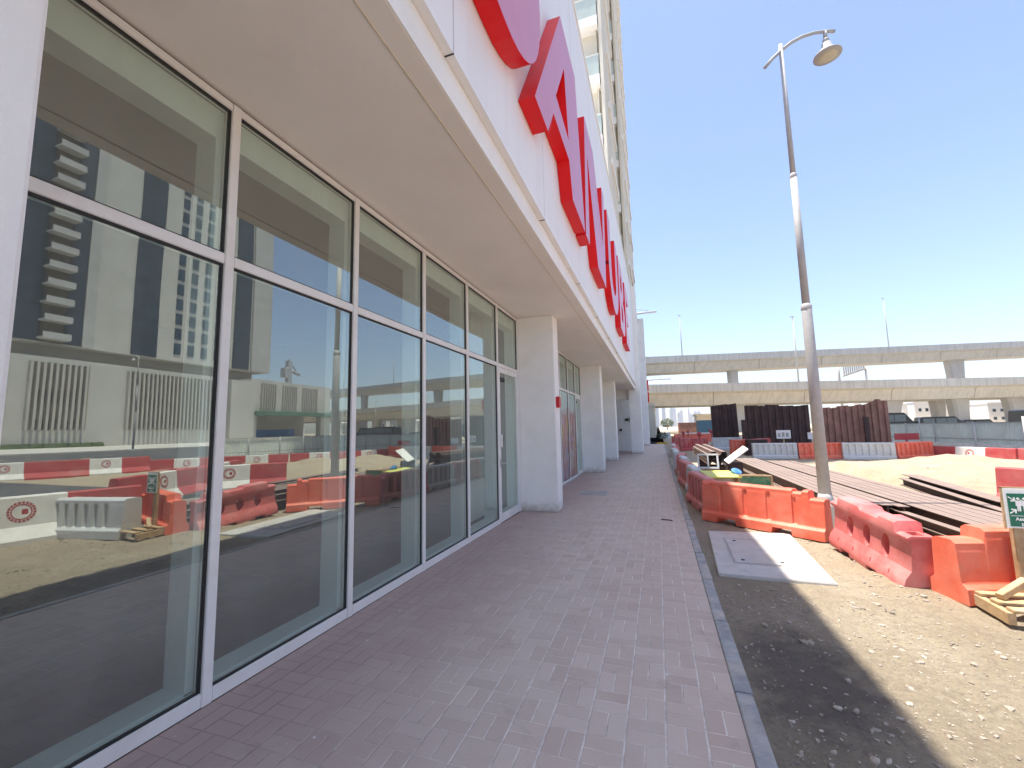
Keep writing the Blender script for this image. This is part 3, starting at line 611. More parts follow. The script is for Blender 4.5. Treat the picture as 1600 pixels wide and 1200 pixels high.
# far row of ribbed barriers in front of the steel hoarding
RB=[(.10+i*.235,.10+i*.235+.13) for i in range(7)]
def ribbed(mat): return barrier_mesh(1.8,.72,.20,.13,RB,.05,[],[]).build('ribbed_barrier',[mat,mat],None,bevel=.008)
rO=ribbed(M_or); rW=ribbed(M_wp); fu_={'o':0,'w':0}; fr_={'o':rO,'w':rW}
for kd,a,b_,lab in (('w',(6.78,22.9),(8.62,22.9),'white ribbed barrier with a stepped left end, leftmost of the far row'),('o',(8.68,22.85),(10.42,22.8),'orange ribbed barrier right behind the street lamp'),
   ('w',(10.3,22.6),(12.0,22.4),'white ribbed barrier before the brown steel sheets'),('o',(12.03,22.5),(13.75,23.4),'bright orange ribbed barrier at the right end of the far row')):
    o=fr_[kd] if not fu_[kd] else fr_[kd].copy()
    if fu_[kd]: C.objects.link(o)
    fu_[kd]=1; place_bar(o,a,b_); tag(o,lab,'barrier','ribbed barriers in front of the steel hoarding')
# more barriers seen through the gap at the end of the pavement and behind the stacks
for i,(a,b_,mat,lab) in enumerate((((6.35,26.2),(7.7,26.6),M_or,'orange barrier in front of the free standing dark steel sheet'),((7.7,27.2),(8.7,28.6),M_red,'dark red barrier beside the upright post'),
   ((3.9,30),(5.6,30.6),M_red,'dark red barrier beyond the sheet pile bundle, left one'),((5.9,30.6),(7.6,31),M_wp,'pale barrier beyond the sheet pile bundle'),((4.1,46),(7.6,47),M_or,'long bright orange barrier far down the street'),((2.9,60),(4.0,62),M_wp,'white barrier far beyond the end of the paving'),
   ((5.0,54),(8.4,55),M_jw,'pale concrete barrier behind the long bright orange one'),((3.7,36),(4.3,37.5),M_red,'red barrier near the teal container'))):
    Ld=(Vector(b_)-Vector(a)).length
    o=barrier_mesh(Ld,.8,.2,.12,[(Ld*(.06+j*.15),Ld*(.06+j*.15)+Ld*.08) for j in range(6)],.04,[],[]).build('far_barrier',[mat,mat],None)
    place_bar(o,a,b_); tag(o,lab,'barrier','barriers farther down the street')
# painted concrete barriers
def jersey(red_first=True):
    root=bpy.data.objects.new('concrete_barrier',None); C.objects.link(root)
    P=[(-.3,0),(-.3,.09),(-.14,.28),(-.085,.72),(-.06,.74),(.06,.74),(.085,.72),(.14,.28),(.3,.09),(.3,0)]
    for k,(x0,x1) in enumerate(((-1.5,-.5),(-.5,.55),(.55,1.5))):
        red=(k%2==0)
        m_=MB(); m_.loft([[(x0,a,b) for a,b in P],[(x1-.001,a,b) for a,b in P]]); o=m_.build('painted_section',M_jr if red else M_jw,root)
        if not red:
            e=MB()
            for s in (-1,1):
                for t in range(20):
                    a0=2*math.pi*t/20; a1=a0+.22; vv=[]
                    for rr,aa in ((.13,a0),(.16,a0),(.16,a1),(.13,a1)):
                        zz=.5+rr*math.sin(aa); yy=-(.085+(.72-zz)*(.055/.44))-.004; vv.append((.02+rr*math.cos(aa),yy*s,zz))
                    e.add(vv,[(0,1,2,3)])
                for t in range(16):
                    a0=2*math.pi*t/16; a1=2*math.pi*(t+1)/16; vv=[]
                    for rr,aa in ((.105,a0),(.12,a0),(.12,a1),(.105,a1)):
                        zz=.5+rr*math.sin(aa); yy=-(.085+(.72-zz)*(.055/.44))-.004; vv.append((.02+rr*math.cos(aa),yy*s,zz))
                    e.add(vv,[(0,1,2,3)])
                e.add([( .0-.05,s*-.118,.46),(.02,s*-.118,.46),(.02,s*-.112,.54),(-.05,s*-.112,.54)],[(0,1,2,3)])
            e.build('emblem',M_jr,o)
    return root
J=jersey(); fj=True
jr=[((13.95,23.3),(14.9,21.0),'painted concrete barrier half buried next to the orange ribbed one'),((15.0,20.9),(16.9,18.6),'second painted concrete barrier right of the sand heap'),((17.0,18.5),(18.9,16.3),'third painted concrete barrier toward the road'),
    ((19.0,16.2),(20.6,13.8),'fourth painted concrete barrier toward the road'),((20.7,13.7),(21.6,11.0),'fifth painted concrete barrier by the road'),((21.7,10.9),(22.3,8.1),'sixth painted concrete barrier by the road'),
    ((22.35,8.0),(22.7,5.1),'seventh painted concrete barrier by the road'),((22.7,5.0),(22.9,2.1),'eighth painted concrete barrier by the road'),((22.9,2.0),(23,-1),'ninth painted concrete barrier by the road'),
    ((12.0,11.6),(10.4,9.1),'painted concrete barrier on the lane edge, far one'),((10.2,8.8),(8.9,6.2),'painted concrete barrier on the lane edge, middle one'),
    ((6.80,5.45),(7.38,2.55),'near painted concrete barrier beside the white plastic one'),((7.42,2.45),(8.0,-.5),'painted concrete barrier at the left end of the reflected near row')]
jr.append(((8.66,10.6),(10.6,8.4),'dark red painted barrier lying beyond the green assembly sign'))
for a,b_,lab in jr:
    o=J if fj else copy_tree(J); fj=False; place_bar(o,a,b_,-.22 if a[0]>13 and a[0]<19.5 else -.03); tag(o,lab,'barrier','red and white concrete barriers round the site')
oW=barrier_mesh(1.5,.62,.2,.13,[(.1+i*.2,.2+i*.2) for i in range(6)],.04,[],[(0,.1,.55)]).build('water_barrier',[M_wp,M_wp],None,bevel=.008)
tag(oW,'grey white plastic barrier reflected beside the red and white concrete one','barrier','plastic water barriers round the site'); place_bar(oW,(6.85,4.9),(6.95,5.5)); place_bar(oW,(7.0,4.45),(5.62,4.68))

# ================================================================ MANHOLE SLAB, SMALL COVER
T_=thing('manhole_slab',(3.7,6.2,0),'square pale concrete slab with a manhole cover, next to the kerb','manhole')
mb=MB(); P=[(3.17,5.20),(4.24,5.17),(4.36,7.30),(3.27,7.20)]
mb.prism(P,-.10,.016,'z'); mb.build('slab',M_slab,T_,True,bevel=.008)
mb=MB(); mb.prism([(3.40,5.65),(3.98,5.64),(4.02,6.75),(3.44,6.75)],.0165,.022,'z'); cv=mb.build('cover',M_slab,T_,True,bevel=.004)
mb=MB(); 
for a,b_ in (((3.38,5.62),(4.0,5.61)),((4.0,5.61),(4.045,6.78)),((4.045,6.78),(3.42,6.78)),((3.42,6.78),(3.38,5.62))):
    d=Vector(b_)-Vector(a); n=Vector((-d.y,d.x)).normalized()*.006; mb.prism([(a[0]-n.x,a[1]-n.y),(b_[0]-n.x,b_[1]-n.y),(b_[0]+n.x,b_[1]+n.y),(a[0]+n.x,a[1]+n.y)],.0162,.0185,'z')
mb.build('joint',M_kerb,T_,True)
mb=MB(); 
for x,y in ((3.5,5.75),(3.9,5.75),(3.54,6.65)): mb.lathe([(.022,.022),(.022,.026),(.0,.026)],(x,y,0),10)
mb.build('lifting_eye',M_black,cv,True)
T_=thing('pavement_cover',(1.05,10.7,0),'small square metal edged cover set in the paving near the second pillar','manhole')
mb=MB(); mb.box(.72,10.45,.0,1.38,10.49,.006); mb.box(.72,10.95,.0,1.38,10.99,.006); mb.box(.72,10.49,.0,.76,10.95,.006); mb.box(1.34,10.49,.0,1.38,10.95,.006); mb.build('rim',M_galv,T_,True)
mb=MB(); mb.box(.762,10.492,-.01,1.338,10.948,.004); mb.build('lid',M_kerb,T_,True)
# thin debris lines
mb=MB(); mb.tube([(2.60,7.9,.01),(2.74,7.88,.012),(2.78,7.83,.012)],.008,6); tag(mb.build('wire_scrap',M_black),'short dark wire scrap lying on the paving near the kerb','debris')

# ================================================================ STEEL BEAMS
def hbeam(w,h,L_,t=.014):
    P=[(-w/2,0),(w/2,0),(w/2,t),(t/2,t),(t/2,h-t),(w/2,h-t),(w/2,h),(-w/2,h),(-w/2,h-t),(-t/2,h-t),(-t/2,t),(-w/2,t)]
    m_=MB(); m_.prism(P,0,L_,'y'); return m_
ords=['first','second','third','fourth','fifth','sixth']
def stack(x0,y0,w,h,n,layers,L_,z0,name,ang,skip=()):
    pr=None
    for l in range(layers):
        for i in range(n):
            if (l,i) in skip: continue
            if pr is None: pr=o=hbeam(w,h,L_).build('steel_beam',M_steel)
            else: o=pr.copy(); C.objects.link(o)
            dy=random.uniform(-.10,.12)
            o.location=(x0+(w+.016)*(i+.5)-(.07 if l==0 else 0),y0+dy-(.25 if l==0 else 0),z0+l*(h+.006)); o.rotation_euler=(0,0,R(ang)+random.uniform(-.0012,.0012))
            tag(o,'rusty steel H beam, %s from the left in the %s layer of the %s stack'%(ords[i],['bottom','middle','top'][l+3-layers],name),'steel beam','stacked steel beams on the sand')
stack(5.62,8.95,.160,.255,5,2,11.4,-.318,'left','0.35' and .35)
stack(6.57,6.35,.167,.255,5,2,12.6,-.318,'middle',.3)
for i,(x0,y0,x1,y1,w,h,z,lab) in enumerate(((8.42,13.5,7.62,8.3,.15,.17,.0,'lone narrow steel beam lying open side up left of the widest beam'),(8.95,14.4,8.15,8.9,.30,.12,.06,'widest steel beam, last on the right of the stacks'))):
    L_=math.hypot(x1-x0,y1-y0); o=hbeam(w,h,L_,.016).build('steel_beam',M_steel); o.location=(x1,y1,z); o.rotation_euler=(0,0,math.atan2(y0-y1,x0-x1)-math.pi/2); tag(o,lab,'steel beam','stacked steel beams on the sand')
o=hbeam(.13,.14,3.6).build('steel_beam',M_steel); o.location=(6.50,5.6,-.02); o.rotation_euler=(0,0,R(2)); tag(o,'short low steel beam at the near end between the two stacks','steel beam','stacked steel beams on the sand')
# timber chocks on the beams
mb=MB(); mb.box(5.62,10.0,.20,5.78,10.12,.26); tag(mb.build('timber_chock',M_wood,bevel=.004),'small timber block on the left beam stack by the lamp','timber')
# sheet pile bundle
def zpile(nh=2,w=.48,d=.085,t=.012):
    top=[]; k=w/(nh*4)
    for i in range(nh):
        b0=i*4*k; top+=[(b0,0),(b0+k*.9,0),(b0+k*1.6,d),(b0+k*3.0,d),(b0+k*3.7,0)]
    top.append((w,0)); poly=[(a-w/2,b+t) for a,b in top]+[(a-w/2,b) for a,b in reversed(top)]
    return poly
pr=None
for i in range(6):
    if pr is None:
        pr=o=MB().prism(zpile(),0,5.1,'y').build('sheet_pile',M_steel)
    else: o=pr.copy(); C.objects.link(o)
    o.location=(4.03+.006*(i%2),12.0+random.uniform(-.04,.04),.60+i*.048); tag(o,'nested folded steel sheet pile, %s from the bottom of the raised bundle'%(['first','second','third','fourth','fifth','topmost'][i]) if i<5 else 'topmost folded steel sheet pile of the raised bundle, sunlit pinkish','sheet pile','sheet piles nested in a raised bundle')
mb=MB(); mb.box(3.86,12.15,-.02,4.22,12.5,.575); mb.box(3.86,15.6,-.02,4.22,15.9,.575); tag(mb.build('trestle',M_pile,bevel=.01),'dark steel trestle carrying the raised sheet pile bundle','trestle')
# clutter inside the corner of the barriers
mb=MB(); mb.obox((3.78,9.75,.60),Matrix.Rotation(R(8),3,'Z')@Matrix.Rotation(R(3),3,'X'),(.30,.42,.012)); tag(mb.build('yellow_board',M_yel,bevel=.004),'flat yellow board on top of the clutter behind the barriers','board')
mb=MB(); mb.box(3.45,9.5,.0,4.0,10.1,.56); tag(mb.build('concrete_block',M_slab,bevel=.02),'rough concrete block under the yellow board','block')
T_=thing('timber_crate',(4.36,9.6,0),'timber crate with green painted front behind the orange barrier','crate')
mb=MB(); mb.box(4.10,9.42,.36,4.63,9.44,.60); mb.build('green_side',M_green,T_,True)
mb=MB(); mb.box(4.08,9.40,.33,4.65,9.42,.37); mb.box(4.08,9.40,.60,4.65,9.46,.625); mb.box(4.62,9.405,.37,4.66,9.46,.60); mb.box(4.06,9.405,.37,4.10,9.46,.60); mb.box(4.1,9.44,.0,4.63,9.8,.36); mb.box(4.1,9.78,.36,4.63,9.80,.6); mb.build('frame',M_wood,T_,True,bevel=.003)
T_=thing('window_casement',(3.62,10.6,.55),'open white painted timber window frame leaning beside the sheet pile bundle','frame')
mb=MB(); rt=Matrix.Rotation(R(-14),3,'X')
def fr4(cx_,cz,hw,hh,t,m_):
    for dx_,dz,a,b_ in ((-hw,0,t,hh),(hw,0,t,hh),(0,-hh,hw+t,t),(0,hh,hw+t,t),(0,0,t*.8,hh)): m_.obox(Vector((cx_,10.6,cz))+rt@Vector((dx_,0,dz)),rt,(a,.02,b_))
fr4(3.66,.80,.20,.15,.018,mb); mb.build('frame',M_wp,T_,True)
mb=MB(); mb.obox((3.66,10.9,.37),Matrix.Rotation(R(3),3,'Z'),(.24,.16,.26)); tag(mb.build('cable_box',M_wood,bevel=.01),'low timber box behind the leaning window frame','box')
mb=MB(); mb.obox((4.24,10.6,.94),Matrix.Rotation(R(-38),3,'Y')@Matrix.Rotation(R(12),3,'X'),(.26,.17,.012)); tag(mb.build('white_board',M_signw,bevel=.004),'white board lying tilted between the sheet piles and the left beam stack','board')
mb=MB(); mb.box(4.05,10.5,.0,4.35,10.9,.78); tag(mb.build('dark_block',M_pile,bevel=.02),'dark steel block under the tilted white board','block')
mb=MB(); mb.lathe([(.07,0),(.10,.18),(.105,.19),(.09,.2),(.03,.21)],(0,0,0),20); o=mb.build('blue_bucket',M_blue); o.location=(4.06,9.9,.50); o.rotation_euler=(.5,.3,0); tag(o,'blue plastic bucket tipped over beside the yellow board','bucket')
mb=MB(); mb.box(3.95,9.7,.0,4.2,10.05,.5); tag(mb.build('timber_packing',M_wood,bevel=.01),'timber packing under the blue bucket','timber')
# assembly sign
T_=thing('assembly_sign',(5.62,4.93,0),'green and white assembly point sign on a timber post','sign')
yb=4.95; x0,x1,z0,z1=5.452,5.712,.665,1.00
mb=MB(); mb.box(x0,yb,z0,x1,yb+.012,z1); bd=mb.build('board',M_signw,T_,True,bevel=.003)
mb=MB(); mb.box(x0+.022,yb-.004,z0+.016,x1-.022,yb-.0005,z1-.042); gp=mb.build('green_panel',M_signg,T_,True)
mb=MB(); mb.box(x0-.012,yb+.004,z0-.01,x0-.001,yb+.02,z1+.01); mb.box(x0-.012,yb+.004,z1+.001,x1,yb+.02,z1+.012); mb.box(x0,yb+.0125,z0,x1,yb+.02,z1); mb.build('backing_frame',M_wood,T_,True)
sy0,sy1=yb-.0075,yb-.0045
def arrow(cx_,cz,ang,m_,s=.045):
    pl=[(-.9,-.16),(.1,-.16),(.1,-.16),(.1,.16),(-.9,.16)]
    for poly in ([(-.95,-.13),(.55,-.13),(.55,.13),(-.95,.13)],[(-.05,-.62),(.22,-.78),(.98,0),(.7,.04),(.42,0)],[(-.05,.62),(.22,.78),(.98,0),(.7,-.04),(.42,0)]):
        a=R(ang); q=[(cx_+s/1.5*(p[0]*math.cos(a)-p[1]*math.sin(a)),cz+s/1.5*(p[0]*math.sin(a)+p[1]*math.cos(a))) for p in poly]; m_.prism(q,sy0+random.uniform(0,.0008),sy1,'y')
ar=MB(); arrow(x0+.05,z1-.088,-38,ar); arrow(x0+.05,z0+.142,38,ar); arrow(x1-.05,z1-.088,218,ar); arrow(x1-.05,z0+.142,142,ar); ar.build('arrow',M_signw,gp,True)
pp=MB()
for cx_,sc in ((5.542,1),(5.582,1.08),(5.622,1),(5.562,.7),(5.602,.7)):
    zt=z1-.085 if sc>.8 else z1-.10
    n=12; pp.prism([(cx_+.010*sc*math.cos(2*math.pi*t/n),zt+.010*sc*math.sin(2*math.pi*t/n)) for t in range(n)],sy0,sy1,'y')
    if sc>.8: pp.prism([(cx_-.019,zt-.016),(cx_+.019,zt-.016),(cx_+.019,zt-.060),(cx_+.012,zt-.060),(cx_+.011,zt-.105),(cx_+.002,zt-.105),(cx_+.0,zt-.07),(cx_-.002,zt-.105),(cx_-.011,zt-.105),(cx_-.012,zt-.06),(cx_-.019,zt-.06)],sy0,sy1,'y')
pp.build('people_symbol',M_signw,gp,True)
mb=MB(); mb.box(x0+.03,sy0,z0+.104,x1-.03,sy1,z0+.107); mb.build('divider_line',M_signw,gp,True)
def text(body,cx_,cz,size,mat,parent,yy,bold=.0):
    cu=bpy.data.curves.new('t','FONT'); cu.body=body; cu.size=size; cu.align_x='CENTER'; cu.align_y='CENTER'; cu.extrude=.001; cu.offset=bold
    to=bpy.data.objects.new('tmp',cu); C.objects.link(to); me=bpy.data.meshes.new_from_object(to.evaluated_get(bpy.context.evaluated_depsgraph_get())); bpy.data.objects.remove(to)
    off=Vector((0,0,0)); p=parent
    while p: off+=p.location; p=p.parent
    for v in me.vertices: v.co=Vector((cx_+v.co.x,yy-v.co.z,cz+v.co.y))-off
    me.materials.clear(); me.materials.append(mat); me.name='lettering'; o=bpy.data.objects.new('lettering',me); C.objects.link(o); o.parent=parent; return o
text('Assembly',(x0+x1)/2,z0+.078,.038,M_signw,gp,sy0+.001,.001); text('point',(x0+x1)/2,z0+.038,.036,M_signw,gp,sy0+.001,.001)
mb=MB(); mb.box(5.50,yb+.021,.10,5.57,yb+.075,z1-.02); mb.build('post',M_wood,T_,True,bevel=.003)
P_=thing('timber_pallet_base',(5.5,4.8,0),'broken timber pallet holding the foot of the assembly sign','pallet')
mb=MB()
def plank(p,q,w,h,mbx):
    p=Vector(p);q=Vector(q); d=(q-p); L_=d.length; x=d.normalized(); y=Vector((0,0,1)).cross(x).normalized(); z=x.cross(y); mm=Matrix((x,y,z)).transposed(); mbx.obox((p+q)/2,mm,(L_/2,w/2,h/2))
for a,b_,w,h in (((5.18,5.10,.055),(5.16,4.52,.055),.05,.09),((5.18,5.06,.115),(5.75,5.12,.115),.09,.022),((5.16,4.9,.115),(5.75,4.95,.115),.09,.022),((5.17,4.72,.115),(5.75,4.76,.115),.10,.022),((5.17,4.55,.115),(5.75,4.58,.115),.09,.022),((5.70,5.10,.055),(5.70,4.50,.055),.05,.09)):
    plank(a,b_,w,h,mb)
mb.build('deck',M_wood,P_,True,bevel=.003)
mb=MB(); plank((5.22,4.74,.15),(5.47,4.86,.26),.055,.05,mb); mb.build('brace',M_wood,P_,True,bevel=.003)
# small notice boards at the far row
for (x,z,y,w,h,lab) in ((8.55,1.08,24.6,.62,.42,'white notice sign with dark pictures in front of the dark steel wall'),(10.0,.98,25.2,.5,.34,'small plain pale sign at the foot of the dark steel wall')):
    T_=thing('notice_sign',(x,y,0),lab,'sign','notice signs behind the far barriers'); mb=MB(); mb.box(x-w/2,y,z-h/2,x+w/2,y+.03,z+h/2); bd=mb.build('board',M_signw,T_,True)
    mb=MB(); mb.box(x-.03,y+.035,.0,x+.03,y+.08,z); mb.build('post',M_wood,T_,True)
    if w>.6:
        mb=MB()
        for i in range(3): mb.box(x-w*.4+i*w*.28,y-.005,z-h*.3,x-w*.4+i*w*.28+w*.18,y-.001,z+h*.25*(1 if i%2 else .7))
        mb.build('pictogram',M_kerb,bd,True)
# ================================================================ STEEL HOARDINGS
def sheetwall(name,p0,p1,hs,mat,lab,pitch_=.42,lean=0,dep=.09):
    p0=Vector(p0);p1=Vector(p1);d=(p1-p0);L_=d.length;n=int(L_/pitch_); m_=MB(); x=d.normalized(); nn=Vector((-x.y,x.x)); pts=[]
    for i in range(n):
        for a,off in ((0,0),(.32,0),(.42,dep),(.9,dep),(1.0,0)): pts.append(((i+a)*pitch_,off,i))
    bot=[];top=[]
    for s,o_,i in pts:
        q=p0+x*s-nn*o_; t=s/L_; j=t*(len(hs)-1); k=min(int(j),len(hs)-2); h=hs[k]+(hs[k+1]-hs[k])*(j-k)+.03*math.sin(i*2.3)+.025*math.sin(i*5.1)
        bot.append((q.x,q.y,-.1)); top.append((q.x+lean*(1 if 1 else 0),q.y,h))
    N_=len(bot); bb=[(a+nn.x*.012,b_+nn.y*.012,c_) for a,b_,c_ in bot]; tt=[(a+nn.x*.012,b_+nn.y*.012,c_) for a,b_,c_ in top]
    vs=bot+top+bb+tt; fs=[]
    for i in range(N_-1):
        fs+=[(i,i+1,N_+i+1,N_+i),(2*N_+i+1,2*N_+i,3*N_+i,3*N_+i+1),(N_+i,N_+i+1,3*N_+i+1,3*N_+i)]
    fs+=[(0,N_,3*N_,2*N_),(N_-1,3*N_-1,4*N_-1,2*N_-1)]
    m_.add(vs,fs); o=m_.build(name,mat); tag(o,lab,'steel hoarding','upright steel sheet pile walls'); return o
sheetwall('sheet_pile_wall',(6.25,33),(7.95,32.6),[2.95,3.15],M_pile,'narrow free standing dark steel sheet, leftmost of the three',.55,-.06)
sheetwall('sheet_pile_wall',(7.85,30.2),(11.6,29.9),[2.8,2.8,2.7,2.75],M_pile,'long dark brown steel sheet pile wall behind the notice signs',.38)
sheetwall('sheet_pile_wall',(11.7,29.8),(15.0,29.6),[2.5,2.52,2.55,2.58,2.65,2.85,2.8],M_pile2,'lighter rust brown steel sheet pile wall with a raised right end',.30)
mb=MB(); mb.box(13.72,29.35,.0,13.95,29.45,1.9); tag(mb.build('steel_flap',M_pile),'dark narrow steel flap at the right of the rust brown wall','steel')
mb=MB(); mb.box(7.35,28.3,-.1,7.62,28.6,1.9); tag(mb.build('steel_post',M_pile),'upright dark steel post between the two dark steel walls','post')
mb=MB(); mb.box(6.9,25.2,-.02,8.2,26.6,.45); mb.box(7.1,25.4,.45,8.0,26.4,.8); tag(mb.build('steel_container_block',M_pile,bevel=.03),'low dark steel block behind the white ribbed barrier','block')
# grey-green corrugated fence
pp_=[(18.3,42),(18.85,40),(20.1,36),(20.97,30.1),(21.6,26.5),(22.6,23.0),(24.2,19.5)]
FN=thing('corrugated_fence',(19,36,0),'grey green corrugated sheet fence with round posts along the road','fence')
m_=MB(); tot=[]; 
for (a,b_) in zip(pp_[:-1],pp_[1:]):
    a=Vector(a);b_=Vector(b_);d=b_-a;L_=d.length;n=int(L_/.16);x=d.normalized();nn=Vector((-x.y,x.x))
    for i in range(n*2): tot.append(a+x*(i*L_/(n*2))+nn*(.035 if (i//1)%2 else 0))
tot.append(Vector(pp_[-1])); n=len(tot)
vs=[(p.x,p.y,.0) for p in tot]+[(p.x,p.y,1.42) for p in tot]; m_.add(vs,[(i,i+1,n+i+1,n+i) for i in range(n-1)]); m_.build('sheet_panel',M_fence,FN,True)
m_=MB(); m_.loft([[(p[0]-.35+dx_,p[1],dz) for dx_,dz in ((0,-.1),(.3,-.1),(.3,.2),(.05,.2))] for p in pp_]); m_.build('base_kerb',M_jw,FN,True)
m_=MB(); 
for q in (.45,1.4): m_.loft([[(p[0]-.06+dx_,p[1],q+dz) for dx_,dz in ((0,0),(.04,0),(.04,.05),(0,.05))] for p in pp_])
m_.build('rail',M_galv,FN,True)
for i in range(len(pp_)-1):
    for t in (0,.5):
        p=Vector(pp_[i]).lerp(Vector(pp_[i+1]),t); m_=MB(); m_.tube([(p.x-.09,p.y-.03,-.1),(p.x-.09,p.y-.03,1.48)],.035,8); m_.build('post',M_galv,FN,True)
# slim scaffold poles in front of fence
for i,(x,y,h) in enumerate(((17.2,31.5,1.75),(16.2,22.3,1.7),(15.6,24,1.4),(18.2,24.5,1.9),(17.3,19.9,1.9))):
    m_=MB(); m_.tube([(x,y,-.1),(x,y,h)],.035,8); tag(m_.build('marker_pole',M_galv),['thin pole before the fence left part','thin pole behind the orange barrier','thin pole beside the half buried barrier','thin pole near the fence middle','thin pole near the right edge of the fence'][i],'pole','thin poles in front of the fence')
mb=MB(); mb.box(13.0,24.5,.75,13.9,24.55,1.05); mb.box(13.42,24.56,0,13.48,24.6,1.0); tag(mb.build('small_red_sign',M_jr),'small faded red sign over the bright orange barrier','sign')

# ================================================================ OVERPASS
def deck(name,x0,yb_,k,z0,kz,par,web,width,label,piers,lamps,cat='overpass'):
    """deck line: y = yb_+k*x ; parapet top z = z0+kz*x"""
    T_=thing(name,(10,yb_+k*10,0),label,cat)
    n=Vector((-k,1)).normalized()
    def pt(x,off,dz): return (x+n.x*off,yb_+k*x+n.y*off,z0+kz*x+dz)
    xs_=[-160+i*20 for i in range(25)]
    m_=MB(); m_.loft([[pt(x,0,0),pt(x,.35,0),pt(x,.35,-par+.25),pt(x,width-.35,-par+.25),pt(x,width-.35,0),pt(x,width,0),pt(x,width,-par),pt(x,0,-par)] for x in xs_]); m_.build('parapet',M_par,T_,True)
    m_=MB(); m_.loft([[pt(x,.25,-par-.003),pt(x,1.6,-par-.35),pt(x,2.6,-par-web),pt(x,width-2.6,-par-web),pt(x,width-1.6,-par-.35),pt(x,width-.25,-par-.003)] for x in xs_]); m_.build('girder',M_gird,T_,True)
    for (x,wt,wb_,off) in piers:
        zt=z0+kz*x-par-web+.05; m_=MB(); secs=[]; 
        for t in (0,.45,.7,.85,1): 
            w=wb_+(wt-wb_)*max(0,(t-.35)/.65)**1.4; z=-.2+t*(zt+.2); c=Vector((x+n.x*off,yb_+k*x+n.y*off)); dd=Vector((1,k)).normalized(); 
            dp=1.1
            secs.append([(c.x+dd.x*a*w/2+n.x*b_*dp,c.y+dd.y*a*w/2+n.y*b_*dp,z) for a,b_ in ((-1,-.6),(-.8,-1),(.8,-1),(1,-.6),(1,.6),(.8,1),(-.8,1),(-1,.6))])
        m_.loft(secs); m_.build('pier',M_conc,T_,True)
    for i,(x,h,lab) in enumerate(lamps):
        c=pt(x,.6,0); l=thing('lamp_mast',(c[0],c[1],c[2]),lab,'lamp mast','slim lamp masts on the overpass')
        m_=MB(); m_.tube([(0,0,-par+.3),(0,0,h)],[.20,.11],8); m_.build('mast',M_galv,l)
        m_=MB(); m_.box(-.55,-.12,h-.05,.25,.12,h+.12); m_.build('lamp_head',M_galv,l)
    return T_
deck('overpass',0,91.9,.457,10.38,.0102,1.75,2.7,12,'nearest concrete overpass deck, the lower one across the street',[(22,3.4,2.9,6),(56.7,6.8,4.2,6),(73.4,4.8,3.6,6),(87.4,5.6,3.8,6),(-22,6,4,6),(110,7,4.6,6),(145,7,4.6,6)],[(32.4,14.5,'tall slim mast on the lower deck beside the street lamp'),(150,9,'lamp mast on the lower deck far right'),(200,9,'lamp mast on the lower deck farthest right')])
deck('rear_overpass',0,112,.457,10.7,.008,1.6,2.5,11,'second low concrete deck just behind the nearest overpass',[(29.8,4,3.2,5),(80,3.8,2.6,5),(110,6,4.2,5),(-30,6,4,5),(150,6,4.2,5)],[])
deck('upper_overpass',0,132,.457,22.6,.040,2.0,2.8,12,'highest concrete overpass deck crossing above the others',[(28.5,3.0,2.7,6),(101.4,6.6,4.4,6),(-35,6,4,6),(170,7,4.6,6)],[(10.9,12.5,'slim lamp mast on the upper deck left'),(74.5,16,'slim lamp mast on the upper deck right'),(130,14,'slim lamp mast on the upper deck beyond the frame'),(185,14,'slim lamp mast on the upper deck far out')])
# road sign gantry seen from behind
T_=thing('sign_gantry',(73,190,0),'back of a road sign panel on a curved gantry between the decks','sign')
m_=MB()
for i in range(10): m_.box(69.6+i*.68,190,19.2+i*.22,70.05+i*.68,190.15,23.4)
m_.loft([[(69.4+i*.72,189.8,18.7+i*.24),(69.4+i*.72,190.3,18.7+i*.24),(69.4+i*.72,190.3,19.25+i*.24),(69.4+i*.72,189.8,19.25+i*.24)] for i in range(11)]); m_.build('panel',M_concd,T_,True)
m_=MB(); m_.tube([(68.2,190.3,0),(68.2,190.3,20),(68.5,190.3,22.5),(69.8,190.3,24)],.4,10); m_.tube([(77.2,190.3,0),(76.6,190.3,24)],.4,10); m_.build('gantry_post',M_galv,T_,True)

# thin masts beyond
for i,(x,y,z,lab) in enumerate(((46,100+40,26,'thin distant mast between the decks'),(95,130,13.5,'thin leaning camera mast before the lower deck at the right'))):
    m_=MB(); m_.tube([(x,y,0),(x,y,z)],.14,8); m_.box(x-1,y-.1,z-.4,x+.1,y+.1,z-.2) ; tag(m_.build('mast',M_galv),lab,'mast','thin distant masts')

